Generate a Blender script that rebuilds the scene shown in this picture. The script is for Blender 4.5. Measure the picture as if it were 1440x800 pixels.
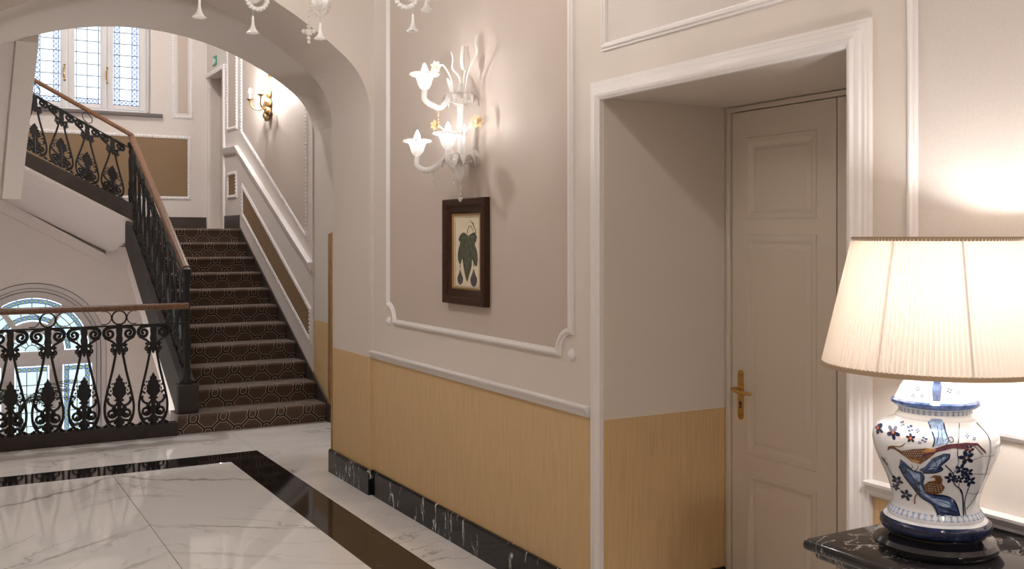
import bpy, bmesh, math, random
from mathutils import Vector, Matrix
from mathutils.geometry import tessellate_polygon
random.seed(7)
PI = math.pi
for o in list(bpy.data.objects): bpy.data.objects.remove(o)
scn = bpy.context.scene
COL = scn.collection
# ------------------------------------------------------------------ camera
cam_d = bpy.data.cameras.new('camera'); cam = bpy.data.objects.new('camera', cam_d); COL.objects.link(cam)
cam_d.sensor_width = 36.0; cam_d.lens = 36.0*1420/1440
cam_d.shift_y = -(400-334)/1440.0
cam.location = (0, 0, 1.6); cam.rotation_euler = (PI/2, 0, -math.atan2(810, 1420))
cam_d.clip_start = 0.02
scn.camera = cam
# ------------------------------------------------------------------ world + exposure
w = bpy.data.worlds.new('world'); scn.world = w; w.use_nodes = True
bg = w.node_tree.nodes['Background']; bg.inputs[0].default_value = (0.93, 0.97, 1.0, 1); bg.inputs[1].default_value = 1.15
vs = scn.view_settings
vs.view_transform = 'Standard'; vs.look = 'None'; vs.gamma = 1.0; vs.use_curve_mapping = False
vs.exposure = 0.70
BULB = dict(chandelier=200.0, sconce=85.0, lamp=165.0, gilt=1300.0, hall=78.0, rear=160.0, stairwell=310.0, lower=115.0)  # hall, rear, stairwell and lower drive lamps added for fill
WARM = (1.0, 0.925, 0.85); NEUT = (1.0, 0.98, 0.97)

# ------------------------------------------------------------------ materials
M = {}
def newmat(name):
    m = bpy.data.materials.new(name); m.use_nodes = True; M[name] = m
    nt = m.node_tree; b = nt.nodes['Principled BSDF']
    return m, nt, b
def nd(nt, t, **k):
    n = nt.nodes.new(t)
    for a, v in k.items(): setattr(n, a, v)
    return n
def plain(name, col, rough=0.5, metal=0.0, var=0.0, scale=30.0, bump=0.0, coat=0.0):
    m, nt, b = newmat(name)
    b.inputs['Base Color'].default_value = (*col, 1); b.inputs['Roughness'].default_value = rough
    b.inputs['Metallic'].default_value = metal
    if coat: b.inputs['Coat Weight'].default_value = coat
    if var or bump:
        tc = nd(nt, 'ShaderNodeTexCoord'); n = nd(nt, 'ShaderNodeTexNoise'); n.inputs['Scale'].default_value = scale; n.inputs['Detail'].default_value = 5
        nt.links.new(tc.outputs['Object'], n.inputs['Vector'])
        if var:
            r = nd(nt, 'ShaderNodeValToRGB')
            r.color_ramp.elements[0].color = (*[c*(1-var) for c in col], 1); r.color_ramp.elements[0].position = .3
            r.color_ramp.elements[1].color = (*[min(1, c*(1+var)) for c in col], 1); r.color_ramp.elements[1].position = .7
            nt.links.new(n.outputs['Fac'], r.inputs['Fac']); nt.links.new(r.outputs['Color'], b.inputs['Base Color'])
        if bump:
            bp = nd(nt, 'ShaderNodeBump'); bp.inputs['Strength'].default_value = bump; bp.inputs['Distance'].default_value = .01
            nt.links.new(n.outputs['Fac'], bp.inputs['Height']); nt.links.new(bp.outputs['Normal'], b.inputs['Normal'])
    return m
CREAM = (.70, .63, .57); YELLOW = (.63, .44, .23)
plain('cream', CREAM, .6, var=.03, scale=60, bump=.02)
plain('plaster_white', (.72, .65, .61), .6, var=.03, scale=40, bump=.02)
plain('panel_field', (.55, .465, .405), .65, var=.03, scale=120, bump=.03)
plain('panel_field_lit', (.67, .61, .57), .65, var=.03, scale=120, bump=.03)  # lighter copy of the panel field, lamp glow put into the colour
plain('trim_white', (.82, .78, .77), .38)
plain('ceiling_white', (.78, .74, .70), .7)
plain('brown_panel', (.25, .16, .085), .7, var=.08, scale=150, bump=.04)
plain('dark_skirting', (.055, .042, .037), .35)
plain('stringer_dark', (.040, .031, .027), .6, var=.15, scale=8); M['stringer_dark'].node_tree.nodes['Principled BSDF'].inputs['Specular IOR Level'].default_value = .2
plain('sill_stone', (.15, .13, .125), .5)
plain('door_paint', (.68, .60, .51), .42, bump=.015, scale=90)
plain('door_gap', (.03, .02, .015), .8)
plain('brass', (.62, .40, .14), .28, 1.0)
plain('guard_wood', (.36, .21, .09), .35, var=.2, scale=14)
plain('guard_edge', (.05, .03, .02), .4)
plain('iron', (.012, .011, .011), .38, .3)
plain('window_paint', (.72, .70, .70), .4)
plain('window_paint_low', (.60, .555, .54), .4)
plain('frame_wood', (.040, .016, .008), .5, var=.35, scale=60)
M['frame_wood'].node_tree.nodes['Principled BSDF'].inputs['Specular IOR Level'].default_value = .25
plain('gilt_edge', (.45, .28, .10), .35, .8)
plain('paper', (.72, .62, .46), .8, var=.05, scale=25)
plain('print_line', (.10, .07, .05), .9)
plain('leaf_green', (.075, .082, .050), .8, var=.35, scale=45)
plain('leaf_vein', (.17, .18, .11), .8)
plain('fig_purple', (.085, .07, .075), .8, var=.3, scale=50)
plain('porcelain', (.76, .79, .85), .08, coat=.6)
plain('vase_blue', (.045, .085, .22), .12, var=.65, scale=70)
plain('vase_navy', (.012, .02, .06), .12, var=.5, scale=90)
plain('vase_paleblue', (.30, .42, .66), .12, var=.3, scale=80)
plain('vase_brown', (.17, .075, .03), .15, var=.5, scale=180)
plain('vase_purple', (.10, .03, .045), .15, var=.5, scale=160)
plain('vase_ochre', (.52, .27, .09), .15)
plain('vase_red', (.55, .12, .06), .15)
plain('lamp_base_black', (.008, .008, .012), .12, coat=.5)
plain('black_wood', (.012, .011, .012), .3)
plain('shade_trim', (.42, .31, .21), .8)
plain('wire', (.2, .16, .12), .5, .6)
plain('gold_old', (.46, .32, .16), .38, .9, var=.3, scale=60)
plain('sign_green', (.03, .30, .16), .5)
plain('sign_white', (.8, .8, .8), .5)
plain('palm_green', (.02, .035, .015), .5)
plain('terracotta', (.20, .09, .05), .7)
plain('lead', (.05, .06, .09), .5, .2)
plain('lead_blue', (.05, .12, .42), .5)
plain('grout', (.03, .027, .025), .8)
plain('lower_floor', (.5, .45, .42), .3)
plain('flower_gold', (.85, .55, .28), .25)

def wood(name, c0, c1, rough, axis_scale):
    m, nt, b = newmat(name)
    tc = nd(nt, 'ShaderNodeTexCoord'); mp = nd(nt, 'ShaderNodeMapping'); mp.inputs['Scale'].default_value = axis_scale
    n = nd(nt, 'ShaderNodeTexNoise'); n.inputs['Scale'].default_value = 12; n.inputs['Detail'].default_value = 6
    r = nd(nt, 'ShaderNodeValToRGB'); r.color_ramp.elements[0].position = .3; r.color_ramp.elements[1].position = .7
    r.color_ramp.elements[0].color = (*c0, 1); r.color_ramp.elements[1].color = (*c1, 1)
    L = nt.links.new
    L(tc.outputs['Object'], mp.inputs['Vector']); L(mp.outputs['Vector'], n.inputs['Vector']); L(n.outputs['Fac'], r.inputs['Fac']); L(r.outputs['Color'], b.inputs['Base Color'])
    b.inputs['Roughness'].default_value = rough; b.inputs['Coat Weight'].default_value = .05
wood('handrail_wood', (.085, .034, .013), (.20, .088, .036), .42, (6, 1, 6))

def two_tone():
    # painted wall: yellow dado colour up to 0.853 m, cream above, fine woven stripe in the yellow
    m, nt, b = newmat('wall_two_tone')
    L = nt.links.new
    g = nd(nt, 'ShaderNodeNewGeometry'); s = nd(nt, 'ShaderNodeSeparateXYZ'); L(g.outputs['Position'], s.inputs[0])
    gt = nd(nt, 'ShaderNodeMath', operation='GREATER_THAN'); L(s.outputs['Z'], gt.inputs[0]); gt.inputs[1].default_value = .853
    mp = nd(nt, 'ShaderNodeMapping'); mp.inputs['Scale'].default_value = (160, 160, 6); L(g.outputs['Position'], mp.inputs['Vector'])
    n = nd(nt, 'ShaderNodeTexNoise'); n.inputs['Scale'].default_value = 1; n.inputs['Detail'].default_value = 3; L(mp.outputs['Vector'], n.inputs['Vector'])
    r = nd(nt, 'ShaderNodeValToRGB'); L(n.outputs['Fac'], r.inputs['Fac'])
    r.color_ramp.elements[0].position = .3; r.color_ramp.elements[1].position = .7
    r.color_ramp.elements[0].color = (*[c*.90 for c in YELLOW], 1); r.color_ramp.elements[1].color = (*[c*1.08 for c in YELLOW], 1)
    mx = nd(nt, 'ShaderNodeMix', data_type='RGBA'); L(gt.outputs[0], mx.inputs[0]); L(r.outputs['Color'], mx.inputs[6]); mx.inputs[7].default_value = (*CREAM, 1)
    L(mx.outputs[2], b.inputs['Base Color']); b.inputs['Roughness'].default_value = .6
    bp = nd(nt, 'ShaderNodeBump'); bp.inputs['Strength'].default_value = .03; bp.inputs['Distance'].default_value = .005
    L(n.outputs['Fac'], bp.inputs['Height']); L(bp.outputs['Normal'], b.inputs['Normal'])
two_tone()

def marble(name, base, vein, scale, width, mask_lo, mask_hi, rough, mirror=None, stretch=(1, 1, 1), rot=(0, 0, 0), warp=1.0, blotch=.06, spec=.5):
    m, nt, b = newmat(name); L = nt.links.new
    g = nd(nt, 'ShaderNodeNewGeometry'); vec = g.outputs['Position']
    if mirror is not None:   # book-matched slabs: veins mirrored across the joint
        s = nd(nt, 'ShaderNodeSeparateXYZ'); L(vec, s.inputs[0])
        a = nd(nt, 'ShaderNodeMath', operation='SUBTRACT'); L(s.outputs['X'], a.inputs[0]); a.inputs[1].default_value = mirror
        a2 = nd(nt, 'ShaderNodeMath', operation='ABSOLUTE'); L(a.outputs[0], a2.inputs[0])
        c = nd(nt, 'ShaderNodeCombineXYZ'); L(a2.outputs[0], c.inputs[0]); L(s.outputs['Y'], c.inputs[1]); L(s.outputs['Z'], c.inputs[2]); vec = c.outputs[0]
    mp = nd(nt, 'ShaderNodeMapping'); mp.inputs['Scale'].default_value = stretch; mp.inputs['Rotation'].default_value = rot; L(vec, mp.inputs['Vector'])
    n1 = nd(nt, 'ShaderNodeTexNoise'); n1.inputs['Scale'].default_value = scale; n1.inputs['Detail'].default_value = 7; n1.inputs['Roughness'].default_value = .55; n1.inputs['Distortion'].default_value = warp
    L(mp.outputs['Vector'], n1.inputs['Vector'])
    d = nd(nt, 'ShaderNodeMath', operation='SUBTRACT'); L(n1.outputs['Fac'], d.inputs[0]); d.inputs[1].default_value = .5
    ab = nd(nt, 'ShaderNodeMath', operation='ABSOLUTE'); L(d.outputs[0], ab.inputs[0])
    mr = nd(nt, 'ShaderNodeMapRange'); mr.interpolation_type = 'SMOOTHSTEP'; L(ab.outputs[0], mr.inputs[0]); mr.inputs[1].default_value = 0; mr.inputs[2].default_value = width; mr.inputs[3].default_value = 1; mr.inputs[4].default_value = 0
    n2 = nd(nt, 'ShaderNodeTexNoise'); n2.inputs['Scale'].default_value = scale*.8; n2.inputs['Detail'].default_value = 3; L(mp.outputs['Vector'], n2.inputs['Vector'])
    mk = nd(nt, 'ShaderNodeMapRange'); mk.interpolation_type = 'SMOOTHSTEP'; L(n2.outputs['Fac'], mk.inputs[0]); mk.inputs[1].default_value = mask_lo; mk.inputs[2].default_value = mask_hi
    mu = nd(nt, 'ShaderNodeMath', operation='MULTIPLY'); L(mr.outputs[0], mu.inputs[0]); L(mk.outputs[0], mu.inputs[1])
    n3 = nd(nt, 'ShaderNodeTexNoise'); n3.inputs['Scale'].default_value = 2.2; n3.inputs['Detail'].default_value = 5; L(mp.outputs['Vector'], n3.inputs['Vector'])
    r = nd(nt, 'ShaderNodeValToRGB'); L(n3.outputs['Fac'], r.inputs['Fac']); r.color_ramp.elements[0].position = .35; r.color_ramp.elements[1].position = .65
    r.color_ramp.elements[0].color = (*[c*(1-blotch) for c in base], 1); r.color_ramp.elements[1].color = (*[c*(1+blotch) for c in base], 1)
    mx = nd(nt, 'ShaderNodeMix', data_type='RGBA'); L(mu.outputs[0], mx.inputs[0]); L(r.outputs['Color'], mx.inputs[6]); mx.inputs[7].default_value = (*vein, 1)
    L(mx.outputs[2], b.inputs['Base Color']); b.inputs['Roughness'].default_value = rough; b.inputs['Specular IOR Level'].default_value = spec
def vein_marble(name, base, vein, mirror, rough, spec):
    # polished white slabs, book-matched: long feathery diagonal veins mirrored at the joint
    m, nt, b = newmat(name); L = nt.links.new
    g = nd(nt, 'ShaderNodeNewGeometry'); s = nd(nt, 'ShaderNodeSeparateXYZ'); L(g.outputs['Position'], s.inputs[0])
    a = nd(nt, 'ShaderNodeMath', operation='SUBTRACT'); L(s.outputs['X'], a.inputs[0]); a.inputs[1].default_value = mirror
    a2 = nd(nt, 'ShaderNodeMath', operation='ABSOLUTE'); L(a.outputs[0], a2.inputs[0])
    c = nd(nt, 'ShaderNodeCombineXYZ'); L(a2.outputs[0], c.inputs[0]); L(s.outputs['Y'], c.inputs[1])
    facs = []
    for (rot, sc, dist, ds, lo, amp, off) in ((.62, .62, 5.5, 1.3, .965, .75, 0.0), (.80, 1.25, 7.0, 1.7, .975, .45, 3.7)):
        mp = nd(nt, 'ShaderNodeMapping'); mp.inputs['Rotation'].default_value = (0, 0, rot); mp.inputs['Location'].default_value = (off, off*.7, 0); L(c.outputs[0], mp.inputs['Vector'])
        wv = nd(nt, 'ShaderNodeTexWave', wave_type='BANDS', bands_direction='Y', wave_profile='SIN'); wv.inputs['Scale'].default_value = sc; wv.inputs['Distortion'].default_value = dist; wv.inputs['Detail'].default_value = 6; wv.inputs['Detail Scale'].default_value = ds; wv.inputs['Detail Roughness'].default_value = .62
        L(mp.outputs['Vector'], wv.inputs['Vector'])
        mr = nd(nt, 'ShaderNodeMapRange'); L(wv.outputs['Fac'], mr.inputs[0]); mr.inputs[1].default_value = lo; mr.inputs[2].default_value = 1.0; mr.inputs[3].default_value = 0; mr.inputs[4].default_value = amp
        nm = nd(nt, 'ShaderNodeTexNoise'); nm.inputs['Scale'].default_value = 1.1; nm.inputs['Detail'].default_value = 4; L(mp.outputs['Vector'], nm.inputs['Vector'])
        mk = nd(nt, 'ShaderNodeMapRange'); L(nm.outputs['Fac'], mk.inputs[0]); mk.inputs[1].default_value = .44; mk.inputs[2].default_value = .62
        mu = nd(nt, 'ShaderNodeMath', operation='MULTIPLY'); L(mr.outputs[0], mu.inputs[0]); L(mk.outputs[0], mu.inputs[1]); facs.append(mu.outputs[0])
    ad = nd(nt, 'ShaderNodeMath', operation='MAXIMUM'); L(facs[0], ad.inputs[0]); L(facs[1], ad.inputs[1])
    mx = nd(nt, 'ShaderNodeMix', data_type='RGBA'); L(ad.outputs[0], mx.inputs[0]); mx.inputs[6].default_value = (*base, 1); mx.inputs[7].default_value = (*vein, 1)
    L(mx.outputs[2], b.inputs['Base Color']); b.inputs['Roughness'].default_value = rough; b.inputs['Specular IOR Level'].default_value = spec
vein_marble('marble_slab', (.88, .865, .85), (.30, .27, .26), 1.033, .035, .75)
marble('marble_white', (.88, .865, .85), (.36, .325, .31), .95, .011, .42, .62, .06, mirror=1.033, stretch=(1.0, .75, 1), rot=(0, 0, .5), warp=.9)
marble('marble_white_plain', (.82, .79, .77), (.40, .36, .34), 1.6, .016, .45, .65, .06, rot=(0, 0, .4), stretch=(1, 1.6, 1), spec=.6)
marble('marble_black_floor', (.010, .009, .009), (.45, .42, .40), 9, .012, .60, .70, .06, rot=(0, 0, .8), stretch=(1, 2.5, 1))
marble('marble_black_base', (.006, .006, .007), (.75, .73, .71), 9.0, .022, .52, .60, .10, stretch=(1, 1.7, .40), rot=(.6, 0, 0), warp=.2, spec=.3)
marble('marble_console', (.020, .019, .021), (.55, .52, .50), 7, .02, .46, .62, .10, rot=(0, 0, .9), stretch=(1, 2.0, 1), warp=1.2, blotch=.5)

def carpet():
    m, nt, b = newmat('carpet'); L = nt.links.new
    g = nd(nt, 'ShaderNodeNewGeometry'); s = nd(nt, 'ShaderNodeSeparateXYZ'); L(g.outputs['Position'], s.inputs[0])
    def math_(op, a, c=None):
        n = nd(nt, 'ShaderNodeMath', operation=op)
        for i, q in enumerate((a, c)):
            if q is None: continue
            if isinstance(q, (int, float)): n.inputs[i].default_value = q
            else: L(q, n.inputs[i])
        return n.outputs[0]
    A = math_('DIVIDE', s.outputs['X'], .243)
    Bv = math_('DIVIDE', math_('ADD', s.outputs['Y'], s.outputs['Z']), .2225)   # runs up riser and over tread
    u = math_('ADD', A, Bv); v = math_('SUBTRACT', A, Bv)
    du = math_('ABSOLUTE', math_('SUBTRACT', u, math_('ROUND', u))); dv = math_('ABSOLUTE', math_('SUBTRACT', v, math_('ROUND', v)))
    r = math_('SQRT', math_('ADD', math_('MULTIPLY', du, du), math_('MULTIPLY', dv, dv)))
    d = math_('MINIMUM', du, dv)
    # ogee wobble of the lattice lines
    ring = math_('ABSOLUTE', math_('SUBTRACT', r, .215))
    inside = math_('LESS_THAN', r, .215)
    far = math_('MINIMUM', d, ring)
    D = math_('ADD', math_('MULTIPLY', inside, ring), math_('MULTIPLY', math_('SUBTRACT', 1.0, inside), far))
    black = math_('LESS_THAN', D, .035); light = math_('LESS_THAN', math_('ABSOLUTE', math_('SUBTRACT', D, .062)), .016)
    nz = nd(nt, 'ShaderNodeTexNoise'); nz.inputs['Scale'].default_value = 260; L(g.outputs['Position'], nz.inputs['Vector'])
    rr = nd(nt, 'ShaderNodeValToRGB'); L(nz.outputs['Fac'], rr.inputs['Fac'])
    rr.color_ramp.elements[0].color = (.055, .032, .022, 1); rr.color_ramp.elements[1].color = (.125, .078, .055, 1)
    m1 = nd(nt, 'ShaderNodeMix', data_type='RGBA'); L(black, m1.inputs[0]); L(rr.outputs['Color'], m1.inputs[6]); m1.inputs[7].default_value = (.012, .008, .007, 1)
    m2 = nd(nt, 'ShaderNodeMix', data_type='RGBA'); L(light, m2.inputs[0]); L(m1.outputs[2], m2.inputs[6]); m2.inputs[7].default_value = (.36, .28, .22, 1)
    L(m2.outputs[2], b.inputs['Base Color']); b.inputs['Roughness'].default_value = .95
    b.inputs['Sheen Weight'].default_value = .35; b.inputs['Sheen Roughness'].default_value = .4
    bp = nd(nt, 'ShaderNodeBump'); bp.inputs['Strength'].default_value = .3; bp.inputs['Distance'].default_value = .003
    L(nz.outputs['Fac'], bp.inputs['Height']); L(bp.outputs['Normal'], b.inputs['Normal'])
carpet()

def emit(name, col, strength):
    m, nt, b = newmat(name); nt.nodes.remove(b)
    e = nd(nt, 'ShaderNodeEmission'); e.inputs[0].default_value = (*col, 1); e.inputs[1].default_value = strength
    nt.links.new(e.outputs[0], nt.nodes['Material Output'].inputs[0])
emit('bulb_chandelier', WARM, BULB['chandelier']); emit('bulb_sconce', NEUT, BULB['sconce']); emit('bulb_lamp', (1.0, .985, .98), BULB['lamp'])
emit('bulb_gilt', NEUT, BULB['gilt']); 
for k_ in ('hall', 'rear', 'stairwell', 'lower'): emit('bulb_'+k_, NEUT if k_ in ('stairwell', 'lower', 'hall') else WARM, BULB[k_])  # glow of the added fill lamps

def thin(name, col, transp, transl, rough=.3, tcol=None):
    # thin sheet: diffuse + translucent + clear
    m, nt, b = newmat(name); L = nt.links.new
    b.inputs['Base Color'].default_value = (*col, 1); b.inputs['Roughness'].default_value = rough
    tl = nd(nt, 'ShaderNodeBsdfTranslucent'); tl.inputs[0].default_value = (*(tcol or col), 1)
    m1 = nd(nt, 'ShaderNodeMixShader'); m1.inputs[0].default_value = transl; L(b.outputs[0], m1.inputs[1]); L(tl.outputs[0], m1.inputs[2]); out = m1.outputs[0]
    if transp:
        tr = nd(nt, 'ShaderNodeBsdfTransparent'); tr.inputs[0].default_value = (*(tcol or col), 1)
        m2 = nd(nt, 'ShaderNodeMixShader'); m2.inputs[0].default_value = transp; L(out, m2.inputs[1]); L(tr.outputs[0], m2.inputs[2]); out = m2.outputs[0]
    L(out, nt.nodes['Material Output'].inputs[0])
thin('murano_white', (.97, .96, .95), .0, .5, .12)
thin('murano_clear', (.86, .82, .79), .35, .35, .08)
thin('murano_gold', (.90, .72, .50), .2, .4, .1)
thin('shade_fabric', (.84, .76, .67), .0, .105, .9, tcol=(.92, .855, .785))
thin('pane_clear', (.9, .95, 1.0), .80, .6, .1, tcol=(.92, .97, 1.0))
thin('pane_pale_dim', (.82, .90, .90), .60, .6, .1, tcol=(.80, .88, .88))  # pale glass, tint darkened to stand for dimmer daylight outside
thin('pane_blue', (.5, .65, .9), .6, .6, .1, tcol=(.55, .72, .97))
thin('pane_yellow', (.95, .85, .45), .65, .6, .1, tcol=(1.0, .93, .52))

# ------------------------------------------------------------------ mesh helpers
def origin(o):
    v = Vector((0, 0, 0))
    while o is not None: v += o.location; o = o.parent
    return v
class MB:
    def __init__(s): s.v = []; s.f = []
    def add(s, vs, fs):
        k = len(s.v); s.v += [tuple(p) for p in vs]; s.f += [tuple(i+k for i in f) for f in fs]; return s
    def box(s, x0, x1, y0, y1, z0, z1):
        x0, x1 = min(x0, x1), max(x0, x1); y0, y1 = min(y0, y1), max(y0, y1); z0, z1 = min(z0, z1), max(z0, z1)
        return s.add([(x0,y0,z0),(x1,y0,z0),(x1,y1,z0),(x0,y1,z0),(x0,y0,z1),(x1,y0,z1),(x1,y1,z1),(x0,y1,z1)],
                     [(0,3,2,1),(4,5,6,7),(0,1,5,4),(1,2,6,5),(2,3,7,6),(3,0,4,7)])
    def bbox(s, x0, x1, y0, y1, z0, z1, b=.004):   # box with chamfered edges
        x0, x1 = min(x0, x1), max(x0, x1); y0, y1 = min(y0, y1), max(y0, y1); z0, z1 = min(z0, z1), max(z0, z1)
        bm = bmesh.new(); bmesh.ops.create_cube(bm, size=1)
        for q in bm.verts: q.co = Vector(((x0+x1)/2+q.co.x*(x1-x0), (y0+y1)/2+q.co.y*(y1-y0), (z0+z1)/2+q.co.z*(z1-z0)))
        bmesh.ops.bevel(bm, geom=bm.edges[:], offset=b, segments=2, affect='EDGES', profile=.6)
        bm.verts.index_update(); s.add([q.co[:] for q in bm.verts], [[q.index for q in f.verts] for f in bm.faces]); bm.free(); return s
    def prism(s, poly, fn, a, b):
        # poly: 2D outline; fn(u, v, t) -> 3D ; extruded t=a..b
        n = len(poly); tr = tessellate_polygon([[Vector((p[0], p[1], 0)) for p in poly]])
        vs = [fn(p[0], p[1], a) for p in poly]+[fn(p[0], p[1], b) for p in poly]
        fs = [tuple(t) for t in tr]+[tuple(i+n for i in reversed(t)) for t in tr]+[(i, (i+1) % n, n+(i+1) % n, n+i) for i in range(n)]
        return s.add(vs, fs)
    def tube(s, path, rad, n=6, cap=True, closed=False):
        P = [Vector(p) for p in path]; m = len(P)
        R = rad if callable(rad) else (lambda t: rad)
        base = len(s.v); prev = None; vs = []
        for i, p in enumerate(P):
            if closed: t = P[(i+1) % m]-P[i-1]
            else: t = P[min(i+1, m-1)]-P[max(i-1, 0)]
            if t.length < 1e-9: t = Vector((0, 0, 1))
            t.normalize()
            if prev is None:
                a = Vector((0, 1, 0)) if abs(t.y) < .9 else Vector((1, 0, 0))
            else: a = prev
            nrm = (a-t*a.dot(t)); nrm.normalize(); prev = nrm; bn = t.cross(nrm)
            r = R(i/max(1, m-1))
            for k in range(n):
                an = 2*PI*k/n; vs.append(p+nrm*(r*math.cos(an))+bn*(r*math.sin(an)))
        fs = []
        for i in range(m if closed else m-1):
            j = (i+1) % m
            for k in range(n): fs.append((i*n+k, i*n+(k+1) % n, j*n+(k+1) % n, j*n+k))
        if cap and not closed: fs += [tuple(reversed(range(n))), tuple(range((m-1)*n, m*n))]
        return s.add(vs, fs)
    def lathe(s, prof, c, n=32, axis=None, wob=None):
        c = Vector(c); vs = []; fs = []; m = len(prof)
        for (r, z) in prof:
            for k in range(n):
                a = 2*PI*k/n; rr = r*(wob(a, r, z) if wob else 1)
                p = Vector((rr*math.cos(a), rr*math.sin(a), z))
                vs.append(c+(axis @ p if axis else p))
        for i in range(m-1):
            for k in range(n): fs.append((i*n+k, i*n+(k+1) % n, (i+1)*n+(k+1) % n, (i+1)*n+k))
        return s.add(vs, fs)
    def ball(s, c, r, n=8, sc=(1, 1, 1)):
        c = Vector(c); m = max(3, n//2); vs = [c+Vector((0, 0, -r*sc[2]))]; fs = []
        for i in range(1, m):
            t = PI*i/m
            for k in range(n):
                a = 2*PI*k/n; vs.append(c+Vector((r*sc[0]*math.sin(t)*math.cos(a), r*sc[1]*math.sin(t)*math.sin(a), -r*sc[2]*math.cos(t))))
        vs.append(c+Vector((0, 0, r*sc[2]))); e = len(vs)-1
        for k in range(n):
            fs.append((0, 1+(k+1) % n, 1+k)); fs.append((e, e-n+k, e-n+(k+1) % n))
        for i in range(m-2):
            for k in range(n): a = 1+i*n; fs.append((a+k, a+(k+1) % n, a+n+(k+1) % n, a+n+k))
        return s.add(vs, fs)
    def sweep(s, path2, prof, fn, closed=False):
        # mitred moulding in a plane: path2 2D points, prof (w across, d out), fn(u, v, d) -> 3D
        P = [Vector((p[0], p[1])) for p in path2]; m = len(P); n = len(prof); vs = []; fs = []
        for i in range(m):
            a = P[i-1] if (i > 0 or closed) else None; b = P[(i+1) % m] if (i < m-1 or closed) else None
            d0 = (P[i]-a).normalized() if a is not None else None; d1 = (b-P[i]).normalized() if b is not None else None
            if d0 is None: d0 = d1
            if d1 is None: d1 = d0
            n0 = Vector((-d0.y, d0.x)); n1 = Vector((-d1.y, d1.x)); q = n0+n1
            if q.length < 1e-6: q = n0
            q.normalize(); k = 1/max(.3, q.dot(n0))
            for (wd, d) in prof: pt = P[i]+q*(wd*k); vs.append(fn(pt.x, pt.y, d))
        for i in range(m if closed else m-1):
            j = (i+1) % m
            for k in range(n-1): fs.append((i*n+k, i*n+k+1, j*n+k+1, j*n+k))
        if not closed: fs += [tuple(range(n)), tuple(reversed(range((m-1)*n, m*n)))]
        return s.add(vs, fs)
    def mesh(s, name, off=(0, 0, 0), smooth=True, ang=35):
        me = bpy.data.meshes.new(name); o = Vector(off)
        me.from_pydata([tuple(Vector(p)-o) for p in s.v], [], s.f); me.update()
        bm = bmesh.new(); bm.from_mesh(me); bmesh.ops.recalc_face_normals(bm, faces=bm.faces[:]); bm.to_mesh(me); bm.free()
        if smooth:
            me.shade_smooth(); me.set_sharp_from_angle(angle=math.radians(ang))
        return me
    def build(s, name, mat, parent=None, loc=None, smooth=True, ang=35, kind=None, label=None):
        # vertices are given in world space
        if parent is not None: off = origin(parent)
        else: off = Vector(loc) if loc else Vector((0, 0, 0))
        me = s.mesh(name, off, smooth, ang); me.materials.append(M[mat] if isinstance(mat, str) else mat)
        o = bpy.data.objects.new(name, me); COL.objects.link(o)
        if parent is not None: o.parent = parent
        else: o.location = off
        if kind: o['kind'] = kind
        if label: o['label'] = label
        return o
def put(name, me, parent, loc, rz=0.0, scale=(1, 1, 1)):
    o = bpy.data.objects.new(name, me); COL.objects.link(o); o.parent = parent
    o.location = Vector(loc)-(origin(parent) if parent else Vector((0, 0, 0))); o.rotation_euler = (0, 0, rz); o.scale = scale; return o
def thing(name, label, cat, loc, group=None):
    o = bpy.data.objects.new(name, None); COL.objects.link(o); o.location = loc; o.empty_display_size = .1
    o['label'] = label; o['category'] = cat
    if group: o['group'] = group
    return o
def tag(o, label, cat, group=None):
    o['label'] = label; o['category'] = cat
    if group: o['group'] = group
    return o
def struct(o, label=None):
    o['kind'] = 'structure'
    if label: o['label'] = label
    return o
def bez(p0, p1, p2, p3, n=10):
    p0, p1, p2, p3 = map(Vector, (p0, p1, p2, p3)); out = []
    for i in range(n+1):
        t = i/n; out.append(p0*(1-t)**3+p1*3*t*(1-t)**2+p2*3*t*t*(1-t)+p3*t**3)
    return out
def smooth_path(pts, n=5):
    P = [Vector(p) for p in pts]; out = []
    for i in range(len(P)-1):
        a = P[max(0, i-1)]; b = P[i]; c = P[i+1]; d = P[min(len(P)-1, i+2)]
        for k in range(n):
            t = k/n
            out.append(.5*((2*b)+(c-a)*t+(2*a-5*b+4*c-d)*t*t+(3*b-a-3*c+d)*t**3))
    out.append(P[-1]); return out

# ------------------------------------------------------------------ shell dimensions
RW = 2.37          # right corridor wall
XL = -1.07         # left corridor wall
CH = 3.60          # corridor ceiling
DY0, DY1, DZ = 2.114, 3.398, 2.17     # door recess
DX = 3.03          # door plane
AY0, AY1 = 5.90, 6.60                 # front arch
CY0, CY1 = 8.44, 8.85                 # first riser and rear face of the stair arch
CF = 7.30          # front face of the deep stair arch
SX = 2.965         # stair wall
BY = 12.95         # stairwell back wall
TOP = 6.0
# ---- floor
f = MB().box(-2.2, 4.5, -2.6, 8.56, -.25, -.004)
floor = struct(f.build('floor', 'grout', smooth=False), 'polished white marble floor with a black marble border')
def tile(name, x0, x1, y0, y1, mat): return MB().bbox(x0, x1, y0, y1, -.02, 0, .0008).build(name, mat, floor, smooth=False)
g = .0016
BI, BO, BF0, BF1 = 1.83, 2.098, 7.254, 7.55   # black band, inner and outer edges
xs = [-.57, .23, 1.033, BI]
for i in range(3):
    for (y0, y1) in ((4.25, BF0), (1.25, 4.25), (-1.75, 1.25), (-2.6, -1.75)):
        tile('floor_tile', xs[i]+g, xs[i+1]-g, y0+g, y1-g, 'marble_slab')
tile('floor_band', -.84, BO-g/2, BF0, BF1, 'marble_black_floor')
for (y0, y1) in ((4.0, BF0), (.7, 4.0), (-2.6, .7)):
    tile('floor_band', BI, BO-g/2, y0+.0004, y1-.0004, 'marble_black_floor'); tile('floor_band', -.84, -.57, y0+.0004, y1-.0004, 'marble_black_floor')
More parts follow.
